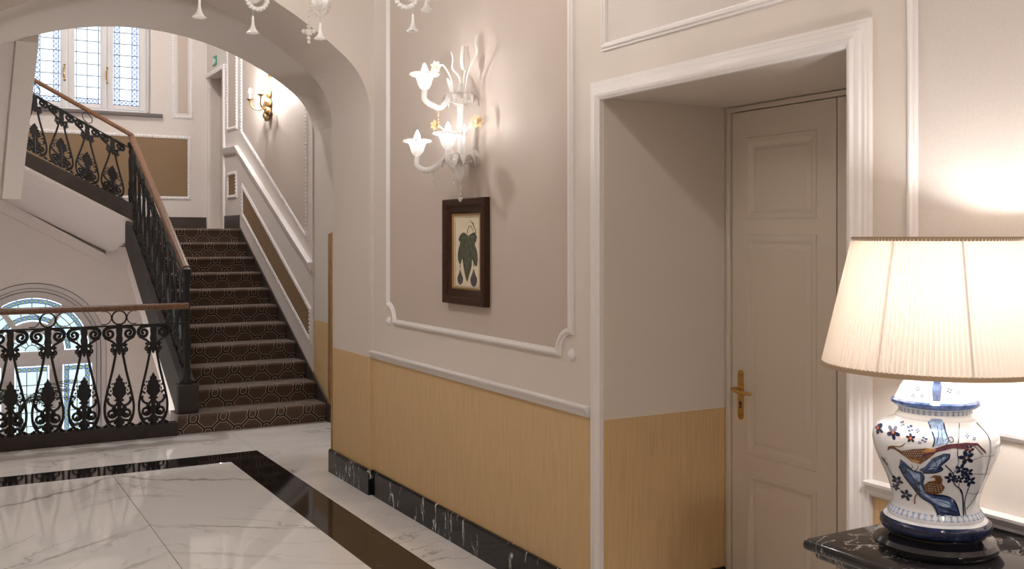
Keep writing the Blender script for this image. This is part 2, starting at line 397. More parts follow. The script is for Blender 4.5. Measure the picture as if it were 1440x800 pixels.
for (y0, y1) in ((6.72, BF1), (4.9, 6.72), (3.0, 4.9), (1.0, 3.0), (-2.6, 1.0)):
    tile('floor_tile', BO+g/2, 3.10, y0+g/2, y1-g/2, 'marble_white_plain'); tile('floor_tile', -1.3, -.84-g/2, y0+g/2, y1-g/2, 'marble_white_plain')
for (x0, x1) in ((-2.2, -.84), (-.84, BO), (BO, 4.5)): tile('floor_tile', x0+g/2, x1-g/2, BF1+g/2, 8.55, 'marble_white_plain')
tile('floor_tile', 3.10+g, 4.5, 6.62, BF1-g, 'marble_white_plain'); tile('floor_tile', -2.2, -1.3-g, 6.62, BF1-g, 'marble_white_plain')
# ---- ceiling
struct(MB().box(-2.2, 4.5, -2.6, CF+.02, CH, CH+.2).build('ceiling', 'ceiling_white', smooth=False), 'plain white corridor ceiling')
struct(MB().box(-2.2, 4.5, CF, BY+.3, TOP, TOP+.2).build('ceiling', 'ceiling_white', smooth=False), 'plain white stairwell ceiling')
# ---- right corridor wall with the deep door recess
m = MB()
m.box(RW, 3.15, DY1, 5.95, 0, CH); m.box(RW, 3.15, -2.6, DY0, 0, CH); m.box(RW, 3.15, DY0, DY1, DZ, CH); m.box(DX+.06, 3.15, DY0, DY1, 0, DZ)
wall_right = struct(m.build('wall_right', 'wall_two_tone', smooth=False), 'corridor wall, cream above a yellow dado')
struct(MB().box(XL-.2, XL, -2.6, 5.95, 0, CH).build('wall_left', 'wall_two_tone', smooth=False), 'corridor wall opposite the door')
struct(MB().box(-2.2, 4.5, -2.8, -2.6, 0, CH).build('wall_rear', 'wall_two_tone', smooth=False), 'end wall of the corridor')
# ---- front arch
def arch_profile(cx, half, spring, r, crown, n=9):
    # basket-handle arch: big arc over the crown joined to small arcs at the springing
    pts = []
    R = ((half-r)**2+(crown-spring-r)**2 - 2*r*(0))  # placeholder, solved below
    a, b = half, crown-spring
    # circle of radius R centred on axis, internally tangent to circle radius r centred at (half-r, spring)
    R = ((a-r)**2+(b)**2-r*r)/(2*(b-r)) if b > r else b
    zc = b-R; ang = math.atan2(-zc, a-r)   # angle of line of centres
    for i in range(n+1): t = ang*i/n; pts.append((a-r+r*math.cos(t), r*math.sin(t)))
    for i in range(1, n+5): t = ang+(PI/2-ang)*i/(n+4); pts.append((R*math.cos(t), zc+R*math.sin(t)))
    full = [(cx+x, spring+z) for x, z in pts]+[(cx-x, spring+z) for x, z in reversed(pts[:-1])]
    return full
def arch_wall(pro, x0, x1, ztop, y0, y1):
    m = MB(); xr = pro[0][0]; xl = pro[-1][0]; n = len(pro)
    m.box(xr, x1, y0, y1, 0, ztop); m.box(x0, xl, y0, y1, 0, ztop)
    for i in range(n-1):
        (xa, za), (xb, zb) = pro[i], pro[i+1]
        m.add([(xa, y0, za), (xb, y0, zb), (xb, y0, ztop), (xa, y0, ztop)], [(0, 1, 2, 3)])
        m.add([(xa, y1, za), (xb, y1, zb), (xb, y1, ztop), (xa, y1, ztop)], [(3, 2, 1, 0)])
        m.add([(xa, y0, za), (xb, y0, zb), (xb, y1, zb), (xa, y1, za)], [(3, 2, 1, 0)])
    return m
AP = arch_profile(.64, 1.71, 2.36, .46, 3.27)
m = arch_wall(AP, -1.3, 3.15, CH, AY0, AY1)
wall_arch = struct(m.build('wall_arch', 'wall_two_tone', ang=25), 'thick arched opening at the end of the corridor')
# ---- wall with the stair arch
CP = arch_profile(1.45, 1.53, 2.50, .50, 3.345)
m = arch_wall(CP, -2.2, 4.5, TOP, CF, CY1)
wall_stairs = struct(m.build('wall_stairs', 'wall_two_tone', ang=25), 'wall with the wide arch in front of the staircase')
# cross corridor ends
struct(MB().box(4.5, 4.7, AY0, CF+.05, 0, CH).build('wall_cross_right', 'wall_two_tone', smooth=False)); struct(MB().box(-2.4, -2.2, AY0, CF+.05, 0, CH).build('wall_cross_left', 'wall_two_tone', smooth=False))
# ---- stairwell walls
LZ = -1.6
m = MB().box(SX, 3.45, CY1, 12.09, LZ, TOP).box(SX, 3.45, 12.09, 12.93, 3.60, TOP).box(SX, 3.45, 12.09, 12.93, LZ, 1.70).box(SX+.24, 3.45, 12.09, 12.93, 1.70, 3.60).box(SX, 3.45, 12.93, BY+.3, LZ, TOP)
wall_stairwell_right = struct(m.build('wall_stairwell_right', 'plaster_white', smooth=False), 'stairwell wall beside the carpeted flight')
struct(MB().box(-2.2, -1.9, CY1, BY+.3, LZ, TOP).build('wall_stairwell_left', 'plaster_white', smooth=False))
struct(MB().box(-2.2, 3.45, 8.35, CY1, LZ, -.26).build('wall_stairwell_front', 'plaster_white', smooth=False))
WX, WZ, WR = .975, .27, .745       # lower arched window
UX0, UX1, UZ0, UZ1 = .89, 2.287, 3.12, 4.80
m = MB(); y0, y1 = BY, BY+.3
m.box(-2.2, 3.45, y0, y1, LZ, -1.25); m.box(-2.2, WX-WR, y0, y1, -1.25, WZ+WR); m.box(WX+WR, 3.45, y0, y1, -1.25, WZ+WR)
arc = [(WX+WR*math.cos(PI*i/28), WZ+WR*math.sin(PI*i/28)) for i in range(29)]
for i in range(28):
    (xa, za), (xb, zb) = arc[i], arc[i+1]; zt = WZ+WR
    m.add([(xa,y0,za),(xb,y0,zb),(xb,y0,zt),(xa,y0,zt),(xa,y1,za),(xb,y1,zb),(xb,y1,zt),(xa,y1,zt)], [(0,1,2,3),(7,6,5,4),(0,4,5,1)])
m.box(-2.2, 3.45, y0, y1, WZ+WR, UZ0); m.box(-2.2, UX0, y0, y1, UZ0, UZ1); m.box(UX1, 3.45, y0, y1, UZ0, UZ1); m.box(-2.2, 3.45, y0, y1, UZ1, TOP)
wall_stairwell_back = struct(m.build('wall_stairwell_back', 'plaster_white', smooth=False), 'back wall of the stairwell with two stained glass windows')
struct(MB().box(-2.2, 3.45, CY1-.5, BY+.3, LZ-.2, LZ).build('floor_lower', 'lower_floor', smooth=False), 'lower stair landing floor')

# ------------------------------------------------------------------ mouldings on the corridor wall
fR = lambda u, v, d: (RW-d, u, v)                     # plane of the right wall: (y, z, out)
fS = lambda u, v, d: (SX-d, u, v)
fB = lambda u, v, d: (u, BY-d, v)
def scotia_rect(y0, y1, z0, z1, r, n=8):
    # rectangle with concave quarter circles cut out of its corners
    pts = []
    for (cx, cz, a0) in ((y0, z0, PI/2), (y1, z0, PI), (y1, z1, 1.5*PI), (y0, z1, 0)):
        for i in range(n+1):
            t = a0-(PI/2)*i/n; pts.append((cx+r*math.cos(t), cz+r*math.sin(t)))
    return pts
PROF = [(-.017, 0), (-.015, .010), (-.009, .012), (-.004, .020), (.004, .022), (.009, .016), (.014, .015), (.017, .006), (.018, 0)]
def wall_frame(name, y0, y1, z0, z1, r, field):
    p = scotia_rect(y0, y1, z0, z1, r)
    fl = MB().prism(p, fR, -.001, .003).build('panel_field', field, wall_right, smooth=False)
    t = struct(MB().sweep(p, PROF, fR, closed=True).build(name, 'trim_white'), 'white plaster panel moulding with scooped corners')
    for (yy, zz) in ((y0, z0), (y1, z0), (y1, z1), (y0, z1)):
        ax = Matrix.Rotation(-PI/2, 3, 'Y')
        MB().lathe([(.026, 0), (.026, .005), (.022, .009), (.017, .009), (.014, .013), (.007, .018), (0.0005, .019)], (RW, yy, zz), 14, ax).build('rosette', 'trim_white', t)
    return t
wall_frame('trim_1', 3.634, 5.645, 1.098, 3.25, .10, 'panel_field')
wall_frame('trim_2', -1.2, 1.892, 1.10, 3.25, .10, 'panel_field_lit')
p2 = [(2.10, 2.375), (3.385, 2.375), (3.385, 3.25), (2.10, 3.25)]
MB().prism(p2, fR, -.001, .003).build('panel_field', 'panel_field_lit', wall_right, smooth=False)
struct(MB().sweep(p2, PROF, fR, closed=True).build('trim_3', 'trim_white'), 'white rectangular panel moulding above the door')
DADO = [(-.024, 0), (-.024, .007), (-.017, .009), (-.015, .016), (-.006, .017), (-.001, .023), (.007, .026), (.013, .034), (.021, .036), (.023, .030), (.023, 0)]
struct(MB().sweep([(3.49, .873), (5.90, .873)], DADO, fR).build('trim_4', 'trim_white'), 'white dado rail between door and arch')
struct(MB().sweep([(-2.6, .873), (2.04, .873)], DADO, fR).build('trim_5', 'trim_white'), 'white dado rail behind the console table')
ARC = [(-.040, 0), (-.040, .020), (-.032, .024), (-.026, .030), (-.018, .032), (-.010, .024), (.006, .022), (.012, .016), (.024, .016), (.029, .012), (.038, .012), (.040, .004), (.040, 0)]
ARC = [(-w_, d_) for w_, d_ in ARC]
struct(MB().sweep([(DY0-.040, 0), (DY0-.040, DZ+.032), (DY1+.042, DZ+.032), (DY1+.042, 0)][::-1], ARC, fR).build('trim_6', 'trim_white'), 'white moulded architrave around the door recess')
# ---- marble baseboards
BASEP = lambda x, d: [(x, 0), (x-d, 0), (x-d, .145), (x-d+.006, .155), (x, .155)]
def base_run(name, x, d, y0, y1, lab):
    p = BASEP(x, d); o = MB().prism(p, lambda u, v, t: (u, t, v), y0, y1).build(name, 'marble_black_base', smooth=False); return struct(o, lab)
base_run('baseboard_right', RW, .018, DY1+.08, AY0-.002, 'black veined marble baseboard under the yellow dado')
base_run('baseboard_right', RW, .018, -2.6, DY0-.08, 'black veined marble baseboard behind the console table')
base_run('baseboard_arch', 2.35, .02, AY0-.015, AY1+.018, 'black veined marble baseboard around the arch pier')
struct(MB().prism([(0, 0), (.016, 0), (.016, .145), (.01, .155), (0, .155)], lambda u, v, t: (t, DY1-u, v), RW+.002, DX-.02).build('baseboard_recess', 'marble_black_base', smooth=False))
struct(MB().box(2.955, 2.981, CF, CY0-.002, 0, .155).build('baseboard_stairs', 'dark_skirting', smooth=False))
# corner guards
for (nm, x0, x1, y0, y1, ed) in (('a', 2.342, 2.353, AY1-.012, AY1+.006, 0), ('b', 2.966, 2.979, CY0-.055, CY0-.004, 1)):
    z0 = .157
    tag(MB().bbox(x0, x1, y0, y1, z0, 1.635, .002).build('corner_guard', 'guard_wood', loc=((x0+x1)/2, (y0+y1)/2, z0)), 'brown wooden guard strip on the %s' % ('rear corner of the arch pier' if ed == 0 else 'wall corner beside the stairs'), 'guard strip')

# ------------------------------------------------------------------ door in the recess
door = MB().box(DX+.012, DX+.06, DY0+.002, DY1-.002, 0.0, DZ-.002).build('door_1', 'door_gap', smooth=False)
struct(door, 'cream double door with panelled leaves set deep in the wall')
fD = lambda u, v, d: (DX+.012-d, u, v)
LY0, LY1, LZ1 = 2.776, 3.364, 2.142
m = MB().bbox(DX-.012, DX+.03, LY1+.004, DY1-.003, 0.003, DZ-.003, .003).bbox(DX-.012, DX+.03, DY0+.003, 2.185, .003, DZ-.003, .003).bbox(DX-.012, DX+.03, 2.186, LY1+.003, LZ1+.004, DZ-.003, .002)
m.build('door_frame', 'door_paint', door)
PAN = [(0.569, .084+.60-.11), (.69, 1.588), (1.70, 2.005)]
def leaf(y0, y1, handle):
    zs = [(.12, .575), (.695, 1.588), (1.70, 2.005)]; a, b = y0+.121, y1-.108
    # stiles and rails around sunk panels, one leaf mesh
    m = MB(); t0, t1 = DX, DX+.04
    m.box(t0, t1, y0, a, .006, LZ1); m.box(t0, t1, b, y1, .006, LZ1)
    prev = .006
    for (z0, z1) in zs: m.box(t0, t1, a, b, prev, z0); prev = z1
    m.box(t0, t1, a, b, prev, LZ1)
    for (z0, z1) in zs: m.box(t0+.007, t1, a, b, z0, z1)
    lf = m.build('leaf', 'door_paint', door, smooth=False)
    fl = lambda u, v, d: (DX-d, u, v)
    for (z0, z1) in zs:
        P = [(a, z0), (b, z0), (b, z1), (a, z1)]
        MB().sweep(P, [(-.024, 0), (-.020, .004), (-.014, .003), (-.006, .005), (-.001, .003), (.006, -.002), (.014, -.006), (.016, -.007)], fl, closed=True).build('panel_moulding', 'door_paint', lf)
        k = .036
        P2 = [(a+k, z0+k), (b-k, z0+k), (b-k, z1-k), (a+k, z1-k)]
        MB().sweep(P2, [(-.014, -.007), (.0, -.001)], fl, closed=True).add([fl(u, v, -.001) for u, v in P2], [(0, 1, 2, 3)]).build('raised_panel', 'door_paint', lf)
    return lf
lf = leaf(LY0, LY1, True); leaf(2.188, LY0-.006, False)
# brass handle set: escutcheon plate with lever, keyhole and screws
hy_, hz = 3.309, .919
pts = [(hy_+.0175*math.cos(t), hz+.09+.0175*math.sin(t)) for t in [PI*i/8 for i in range(9)]]+[(hy_+.0175*math.cos(t), hz-.09+.0175*math.sin(t)) for t in [PI+PI*i/8 for i in range(9)]]
pl = MB().prism(pts, fD, .012, .0155).build('handle_plate', 'brass', door, smooth=False)
lv = smooth_path([(DX, hy_, hz+.028), (DX-.03, hy_+.001, hz+.028), (DX-.046, hy_+.004, hz+.028), (DX-.055, hy_-.02, hz+.025), (DX-.053, hy_-.06, hz+.020), (DX-.045, hy_-.10, hz+.020)], 5)
MB().tube(lv, lambda t: .0085 if t < .9 else .0075, 10).ball(lv[-1], .0085, 10).build('lever', 'brass', pl)
MB().lathe([(.0125, 0), (.0125, .004), (.010, .006)], (DX-.003, hy_, hz+.028), 14, Matrix.Rotation(-PI/2, 3, 'Y')).build('lever_collar', 'brass', pl)
kp = [(hy_+.0085*math.cos(t), hz-.036+.0085*math.sin(t)) for t in [-1.0+5.1*i/10 for i in range(11)]]+[(hy_-.005, hz-.058), (hy_+.005, hz-.058)]
MB().prism(kp, fD, .0154, .0165).build('keyhole', 'guard_edge', pl, smooth=False)
for dz in (-.088, .088):
    for dy in (-.008, .008): MB().ball((DX-.004, hy_+dy, hz+dz), .0028, 6).build('screw', 'guard_edge', pl)

# ------------------------------------------------------------------ staircase
RISE, GO, NS = .1545, .29, 11
def nose(y): return RISE+(y-CY0)*RISE/GO
WE = 1.76; WY = 11.25      # edges of the open well
st = thing('carpeted_staircase', 'staircase with patterned brown carpet rising to a landing', 'staircase', (2.3, 8.44, 0))
def step_mesh(x0, x1, y, z, depth, h):
    # rounded nosing step, profile in (y, z)
    pr = [(y+.012, z-h), (y+.012, z-.045)]
    for i in range(7): t = PI*.9+(-PI*.4)*i/6-.0; pr.append((y+.014+.022*math.cos(PI-.2-(PI/2-.2)*i/6+.2), z-.024+.024*math.sin((PI/2)*i/6)))
    pr += [(y+depth, z), (y+depth, z-h)]
    return MB().prism(pr, lambda u, v, t: (t, u, v), x0, x1)
for i in range(1, NS+1):
    y = CY0+(i-1)*GO; z = i*RISE
    if i == 1: step_mesh(1.70, SX-.014, y, z, GO+.02, z-.001).build('step', 'carpet', st, ang=50)
    elif i < NS: step_mesh(WE+.045, SX-.014, y, z, GO+.02, RISE+.03).build('step', 'carpet', st, ang=50)
    else: step_mesh(WE+.045, SX-.014, y, z, BY-y-.014, .20).build('landing', 'carpet', st, ang=50)
LANDZ = NS*RISE
# inclined slab below the first flight, landing slab
m = MB().prism([(8.6, -.18), (11.36, nose(11.36)-.44), (11.36, nose(11.36)-.21), (8.6, nose(8.6)-.20)], lambda u, v, t: (t, u, v), WE+.002, SX-.014)
m.build('soffit', 'plaster_white', st, smooth=False)
MB().box(WE+.002, SX-.014, 11.355, BY-.016, LANDZ-.30, LANDZ-.201).build('landing_slab', 'plaster_white', st, smooth=False)
hz0, hz1, N2Y = 1.345, 2.685, 11.30
def rail1(y): return hz0+(y-8.60)*(hz1-hz0)/(N2Y-8.60)
# dark stringer boards on the well side
def slope_board(pts, fn, a, b, name, mat): return MB().prism(pts, fn, a, b).build(name, mat, st, smooth=False)
slope_board([(8.56, nose(8.56)-.16), (11.32, nose(11.32)-.18), (11.32, rail1(11.32)-.905), (8.56, rail1(8.56)-.905)], lambda u, v, t: (t, u, v), WE-.02, WE+.10, 'stringer', 'stringer_dark')
slope_board([(WE+.06, 1.77), (.30, 1.77+(WE+.06-.30)*.53), (.30, 1.95+(WE+.06-.30)*.50), (WE+.06, 1.95)], lambda u, v, t: (u, t, v), WY-.0, WY+.10, 'stringer', 'stringer_dark')
# second flight going left along the window wall
for i in range(1, 7):
    x1 = WE-.0-(i-1)*GO; z = LANDZ+i*RISE
    if i < 6: MB().bbox(x1-GO-.02, x1, WY+.48, BY-.014, z-.156, z, .012).build('step', 'carpet', st)
    else: MB().bbox(-1.88, x1, WY-.1, BY-.012, z-.12, z, .012).build('landing', 'carpet', st)
sf = MB(); n = 8; SO2 = [(WE+.06, 1.772), (.30, 1.772+(WE+.06-.30)*.53), (-1.88, 2.60)]
for i in range(n+2):
    t = (max(0, i-1)/n)**1.6; y = WY+.002+t*(BY-.014-WY); drop = -.02 if i == 0 else .02+.34*(1-(1-t)**4)
    for (x, z) in SO2: sf.v.append((x, y, z-drop))
for i in range(n+1):
    for k in range(2): a = i*3+k; sf.f.append((a, a+1, a+4, a+3))
sf.build('soffit', 'plaster_white', st, ang=60)
MB().prism([(1.76, 1.40), (.30, 2.24), (-.6, 2.24), (-.6, 2.12), (.30, 2.08), (1.76, 1.28)], lambda u, v, t: (u, t, v), BY-.09, BY-.012).build('shade_ledge', 'plaster_white', st, smooth=False)  # ledge added so its underside gives the soffit's shadowed band
# third flight, rising back towards the corridor: edge beam, recessed soffit and steps
zb = lambda y: 3.25-(y-8.685)*.611
MB().prism([(CY1+.002, zb(CY1)), (10.78, zb(10.78)), (10.95, zb(10.78)+.05), (11.24, 2.25), (11.24, 2.75), (10.95, 2.80), (CY1+.002, zb(CY1)+.48)], lambda u, v, t: (t, u, v), .55, .71).build('edge_beam', 'cream', st, smooth=False)
MB().prism([(CY1+.002, zb(CY1)+.10), (10.95, zb(10.95)+.22), (11.2, zb(10.95)+.22), (11.2, 2.50), (CY1+.002, zb(CY1)+.40)], lambda u, v, t: (t, u, v), -.9, .549).build('soffit', 'plaster_white', st, smooth=False)
for i in range(8):
    y = 11.15-(i+1)*GO; z = LANDZ+6*RISE+(i+1)*RISE
    MB().bbox(-.9, .55, max(CY1+.005, y), y+GO+.02, z-.15, z, .012).build('step', 'carpet', st)
# skirting along the stair wall and around the landing
sk = [(CY0+.02, .0), (CY0+.02, nose(CY0+.02)+.02), (11.37, LANDZ+.03), (11.37, LANDZ+.155), (12.088, LANDZ+.155), (12.088, LANDZ-.2), (11.3, LANDZ-.2)]
struct(MB().prism(sk, fS, .0, .012).build('baseboard_stair_wall', 'dark_skirting', smooth=False), 'dark sloping skirting along the carpeted steps')
struct(MB().box(WE-.0, SX-.01, BY-.012, BY, LANDZ, LANDZ+.155).build('baseboard_landing', 'dark_skirting', smooth=False), 'dark skirting on the landing below the brown panel')
# newel plinth block
pb = MB().bbox(1.715, 1.885, 8.50, 8.66, RISE, .392, .02)

# ------------------------------------------------------------------ iron balusters
def spiral(cx, cz, r0, r1, a0, turns, n=22, sgn=1):
    out = []
    for i in range(n+1):
        t = i/n; a = a0+sgn*turns*2*PI*t; r = r0+(r1-r0)*t; out.append((cx+r*math.cos(a), 0, cz+r*math.sin(a)))
    return out
def baluster_parts(zs, shear):
    tr = lambda p: (p[0], p[1], p[2]*zs+p[0]*shear)
    rods = MB(); pal = MB(); top = MB(); bot = MB()
    for s in (-1, 1):
        P = [tr((s*x, 0, z)) for x, z in ((.017, .64), (.022, .60), (.052, .44), (.084, .30), (.104, .20), (.109, .14), (.100, .07), (.072, .018), (.04, .006))]
        rods.tube(smooth_path(P, 4), .0098, 7)
        # top volutes
        a = spiral(s*.074, .737, .047, .010, PI*.5, 1.40, 26, -s)
        lead = [(s*.014, 0, .789), (s*.045, 0, .789)]
        top.tube([tr(p) for p in lead+a], lambda t: .0150-.006*t, 7); top.ball(tr(a[-1]), .0125, 8)
        top.tube([tr(p) for p in ((s*.112, 0, .707), (s*.085, 0, .692), (s*.05, 0, .672), (s*.022, 0, .645), (s*.012, 0, .61))], .010, 6)
        b = spiral(s*.043, .605, .020, .008, PI*.6 if s < 0 else PI*.4, 1.1, 14, -s)
        top.tube([tr(p) for p in [(s*.018, 0, .655)]+b], .0075, 6); top.ball(tr((s*.05, 0, .645)), .013, 8); top.ball(tr((s*.043, 0, .605)), .010, 6); top.ball(tr((s*.040, 0, .575)), .011, 6)
        # inner volutes round the stem
        c = spiral(s*.054, .108, .042, .012, PI*.5, 1.5, 24, -s if False else s)
        bot.tube([tr(p) for p in c], lambda t: .0125-.004*t, 7); bot.ball(tr(c[-1]), .012, 8)
        bot.tube([tr(p) for p in smooth_path([(s*.012, 0, .03), (s*.03, 0, .05), (s*.075, 0, .045), (s*.1, 0, .09)], 4)], .011, 6)
        bot.tube([tr(p) for p in smooth_path([(s*.010, 0, .19), (s*.035, 0, .165), (s*.072, 0, .180), (s*.088, 0, .215), (s*.075, 0, .225)], 4)], .011, 6)
        for (x, z, r) in ((.082, .262, .012), (.066, .252, .010), (.07, .315, .010), (.052, .34, .008), (.062, .285, .008), (.095, .012, .014), (.11, .006, .010), (.07, .022, .012), (.03, .03, .013), (.034, .155, .012), (.018, .06, .012)):
            bot.ball(tr((s*x, 0, z)), r, 8)
    # stem + flat palmette with cut lobes and a raised rib
    half = [(.0, .415), (.014, .385), (.026, .376), (.025, .352), (.042, .345), (.040, .318), (.054, .308), (.048, .280), (.054, .260), (.036, .238), (.022, .222), (.040, .208), (.018, .196), (.016, .15), (.024, .12), (.014, .09), (.016, .05), (.026, .02), (.026, .0)]
    poly = half+[(-x, z) for x, z in reversed(half[1:])]
    f_ = lambda u, v, t: tr((u, t, v))
    pal.prism(poly, f_, -.009, .009); pal.tube([tr((0, 0, z)) for z in (.40, .33, .25, .12, .0)], lambda t: .006+.010*t, 8)
    for z, x in ((.35, .026), (.315, .036), (.275, .036)):
        for s in (-1, 1): pal.tube([tr((0, 0, z-.035)), tr((s*x, 0, z-.004))], lambda t: .011-.006*t, 6)
    stem = [(.022, .79), (.024, .755), (.020, .72), (.026, .69), (.020, .65), (.016, .615), (.010, .575), (0.001, .565)]
    top.prism(stem+[(-x, z) for x, z in reversed(stem)], f_, -.011, .011)
    return rods.mesh('baluster'), pal.mesh('palmette'), top.mesh('top_scrolls'), bot.mesh('bottom_scrolls')
def mats(ms, mat):
    for q in ms: q.materials.append(M[mat])
    return ms
FLAT = mats(baluster_parts(1.0, 0.0), 'iron'); RAKE = mats(baluster_parts(.74, .53), 'iron')
def add_baluster(par, loc, rz, parts):
    b = put('baluster', parts[0], par, loc, rz)
    for me, nm in zip(parts[1:], ('palmette', 'top_scrolls', 'bottom_scrolls')):
        o = bpy.data.objects.new(nm, me); COL.objects.link(o); o.parent = b
    return b
RAIL = [(-.030, -.022), (-.034, -.004), (-.030, .010), (-.018, .020), (0, .024), (.018, .020), (.030, .010), (.034, -.004), (.030, -.022), (.012, -.026), (-.012, -.026)]
def rail_y(p0, p1, prof=RAIL):      # rail running along Y
    d = Vector(p1)-Vector(p0)
    m = MB(); n = len(prof)
    m.add([(p0[0]+w_, p0[1], p0[2]+h_) for w_, h_ in prof]+[(p1[0]+w_, p1[1], p1[2]+h_) for w_, h_ in prof], [tuple(range(n)), tuple(range(n, 2*n))]+[(i, (i+1) % n, n+(i+1) % n, n+i) for i in range(n)]); return m
def rail_x(p0, p1, prof=RAIL):
    m = MB(); n = len(prof)
    return m.add([(p0[0], p0[1]+w_, p0[2]+h_) for w_, h_ in prof]+[(p1[0], p1[1]+w_, p1[2]+h_) for w_, h_ in prof], [tuple(range(n)), tuple(range(n, 2*n))]+[(i, (i+1) % n, n+(i+1) % n, n+i) for i in range(n)])
def newel_profile(z0, z1):
    h = z1-z0
    return [(.001, z0), (.042, z0), (.042, z0+.03), (.030, z0+.05), (.034, z0+.09*h+.03), (.024, z0+.16*h), (.028, z0+.25*h), (.034, z0+.36*h), (.022, z0+.42*h), (.030, z0+.45*h), (.022, z0+.50*h), (.026, z0+.62*h), (.030, z0+.76*h), (.020, z0+.82*h), (.030, z0+.86*h), (.022, z0+.90*h), (.034, z0+.94*h), (.040, z0+.965*h), (.034, z0+.985*h), (.012, z1), (.001, z1)]
def flute(a, r, z): return 1+.05*math.cos(a*8)
# front balustrade on the corridor floor
YB = 8.475
b1 = thing('balustrade', 'level black iron balustrade with wooden handrail at the stairwell edge', 'balustrade', (.8, YB, 0))
MB().bbox(-.08, 1.70, YB-.055, YB+.065, 0, .105, .006).build('curb', 'stringer_dark', b1)
rail_x((-.08, YB, 1.045), (1.79, YB, 1.045)).build('handrail', 'handrail_wood', b1, ang=50)
MB().box(-.08, 1.79, YB-.009, YB+.009, .896, .909).build('lower_rail', 'iron', b1, smooth=False)
XB = [1.516-.2575*i for i in range(7)]
for x in XB: add_baluster(b1, (x, YB, .106), 0, FLAT)
def ring_mesh(r, tb, a0=0, a1=2*PI, shear=0):
    n = 24; pts = [(r*math.cos(a0+(a1-a0)*i/n), 0, r*math.sin(a0+(a1-a0)*i/n)+shear*r*math.cos(a0+(a1-a0)*i/n)) for i in range(n+(0 if a1-a0 > 6.2 else 1))]
    m = MB().tube(pts, tb, 6, closed=a1-a0 > 6.2).mesh('ring'); m.materials.append(M['iron']); return m
rg = ring_mesh(.054, .0070)
rr_ = ring_mesh(.052, .0042, PI*.38, PI*1.62); rl = ring_mesh(.052, .0042, -PI*.62, PI*.62)
for i in (1, 3, 5):
    x = XB[i]; put('ring', rg, b1, (x, YB, .967)); put('ring_arc', rr_, b1, (x+.110, YB, .967)); put('ring_arc', rl, b1, (x-.110, YB, .967))
    for sx_ in (-.055, .055): MB().ball((x+sx_, YB, .967), .009, 8).build('ring_link', 'iron', b1)
# first flight balustrade with newels
b2 = thing('balustrade', 'sloping black iron balustrade with wooden handrail on the carpeted flight', 'balustrade', (1.80, 8.58, RISE))
XR = 1.80
pb.build('newel_plinth', 'stringer_dark', b2)
MB().lathe(newel_profile(.392, 1.355), (XR, 8.58, 0), 16, wob=flute).build('newel_post', 'iron', b2)
MB().lathe(newel_profile(1.80, 2.62), (XR, N2Y, 0), 16, wob=flute).build('newel_post', 'iron', b2)
sl = (hz1-hz0)/(N2Y-8.60)
rail_y((XR, 8.60, hz0), (XR, N2Y+.02, hz1)).build('handrail', 'handrail_wood', b2, ang=50)
rail_y((XR, 8.60, hz0-.15), (XR, N2Y, hz1-.15), [(-.009, -.006), (.009, -.006), (.009, .006), (-.009, .006)]).build('lower_rail', 'iron', b2, smooth=False)
RG1 = ring_mesh(.048, .005, shear=sl); ny = 10; RAKE1 = mats(baluster_parts(.95, sl), 'iron')
for i in range(ny):
    y = 8.80+i*.252; z = rail1(y)-.155-.75
    add_baluster(b2, (XR, y, z), PI/2, RAKE1)
    if i % 2 == 1: put('ring', RG1, b2, (XR, y, hz0+(y-8.60)*sl-.085), PI/2)
# second flight balustrade
b3 = thing('balustrade', 'black iron balustrade with wooden handrail climbing below the upper window', 'balustrade', (1.25, N2Y, 2.2))
hx = lambda x: 2.69+(XR-x)*.545
rail_x((XR+.01, N2Y, hx(XR+.01)), (.28, N2Y, hx(.28))).build('handrail', 'handrail_wood', b3, ang=50)
rail_x((XR, N2Y, hx(XR)-.15), (.28, N2Y, hx(.28)-.15), [(-.009, -.006), (.009, -.006), (.009, .006), (-.009, .006)]).build('lower_rail', 'iron', b3, smooth=False)
RAKE2 = mats(baluster_parts(.74, -.53), 'iron'); rgk = ring_mesh(.048, .005, shear=-.53)
for i in range(6):
    x = 1.612-.247*i; add_baluster(b3, (x, N2Y, hx(x)-.155-.585), 0, RAKE2)
    if i % 2 == 1: put('ring', rgk, b3, (x, N2Y, hx(x)-.085), 0)

# ------------------------------------------------------------------ panels on the stair walls
BEADP = [(-.020, 0), (-.018, .010), (-.006, .014), (.006, .014), (.018, .010), (.020, 0)]
def beaded_frame(name, pts, fn, closed=True, lab=None, prof=BEADP, step=.035, r=.0105):
    t = struct(MB().sweep(pts, prof, fn, closed=closed).build(name, 'trim_white'), lab)
    m = MB(); Q = pts+[pts[0]] if closed else pts
    for a, b in zip(Q, Q[1:]):
        a = Vector(a); b = Vector(b); L_ = (b-a).length; k = max(1, int(L_/step))
        for i in range(k):
            p = a+(b-a)*((i+.5)/k); c = fn(p.x, p.y, .014); m.ball(c, r, 6)
    m.build('beading', 'trim_white', t, kind='stuff'); return t
def field(par, pts, fn, mat): return MB().prism(pts, fn, -.001, .004).build('panel_field', mat, par, smooth=False)
ws = wall_stairwell_right; wb = wall_stairwell_back
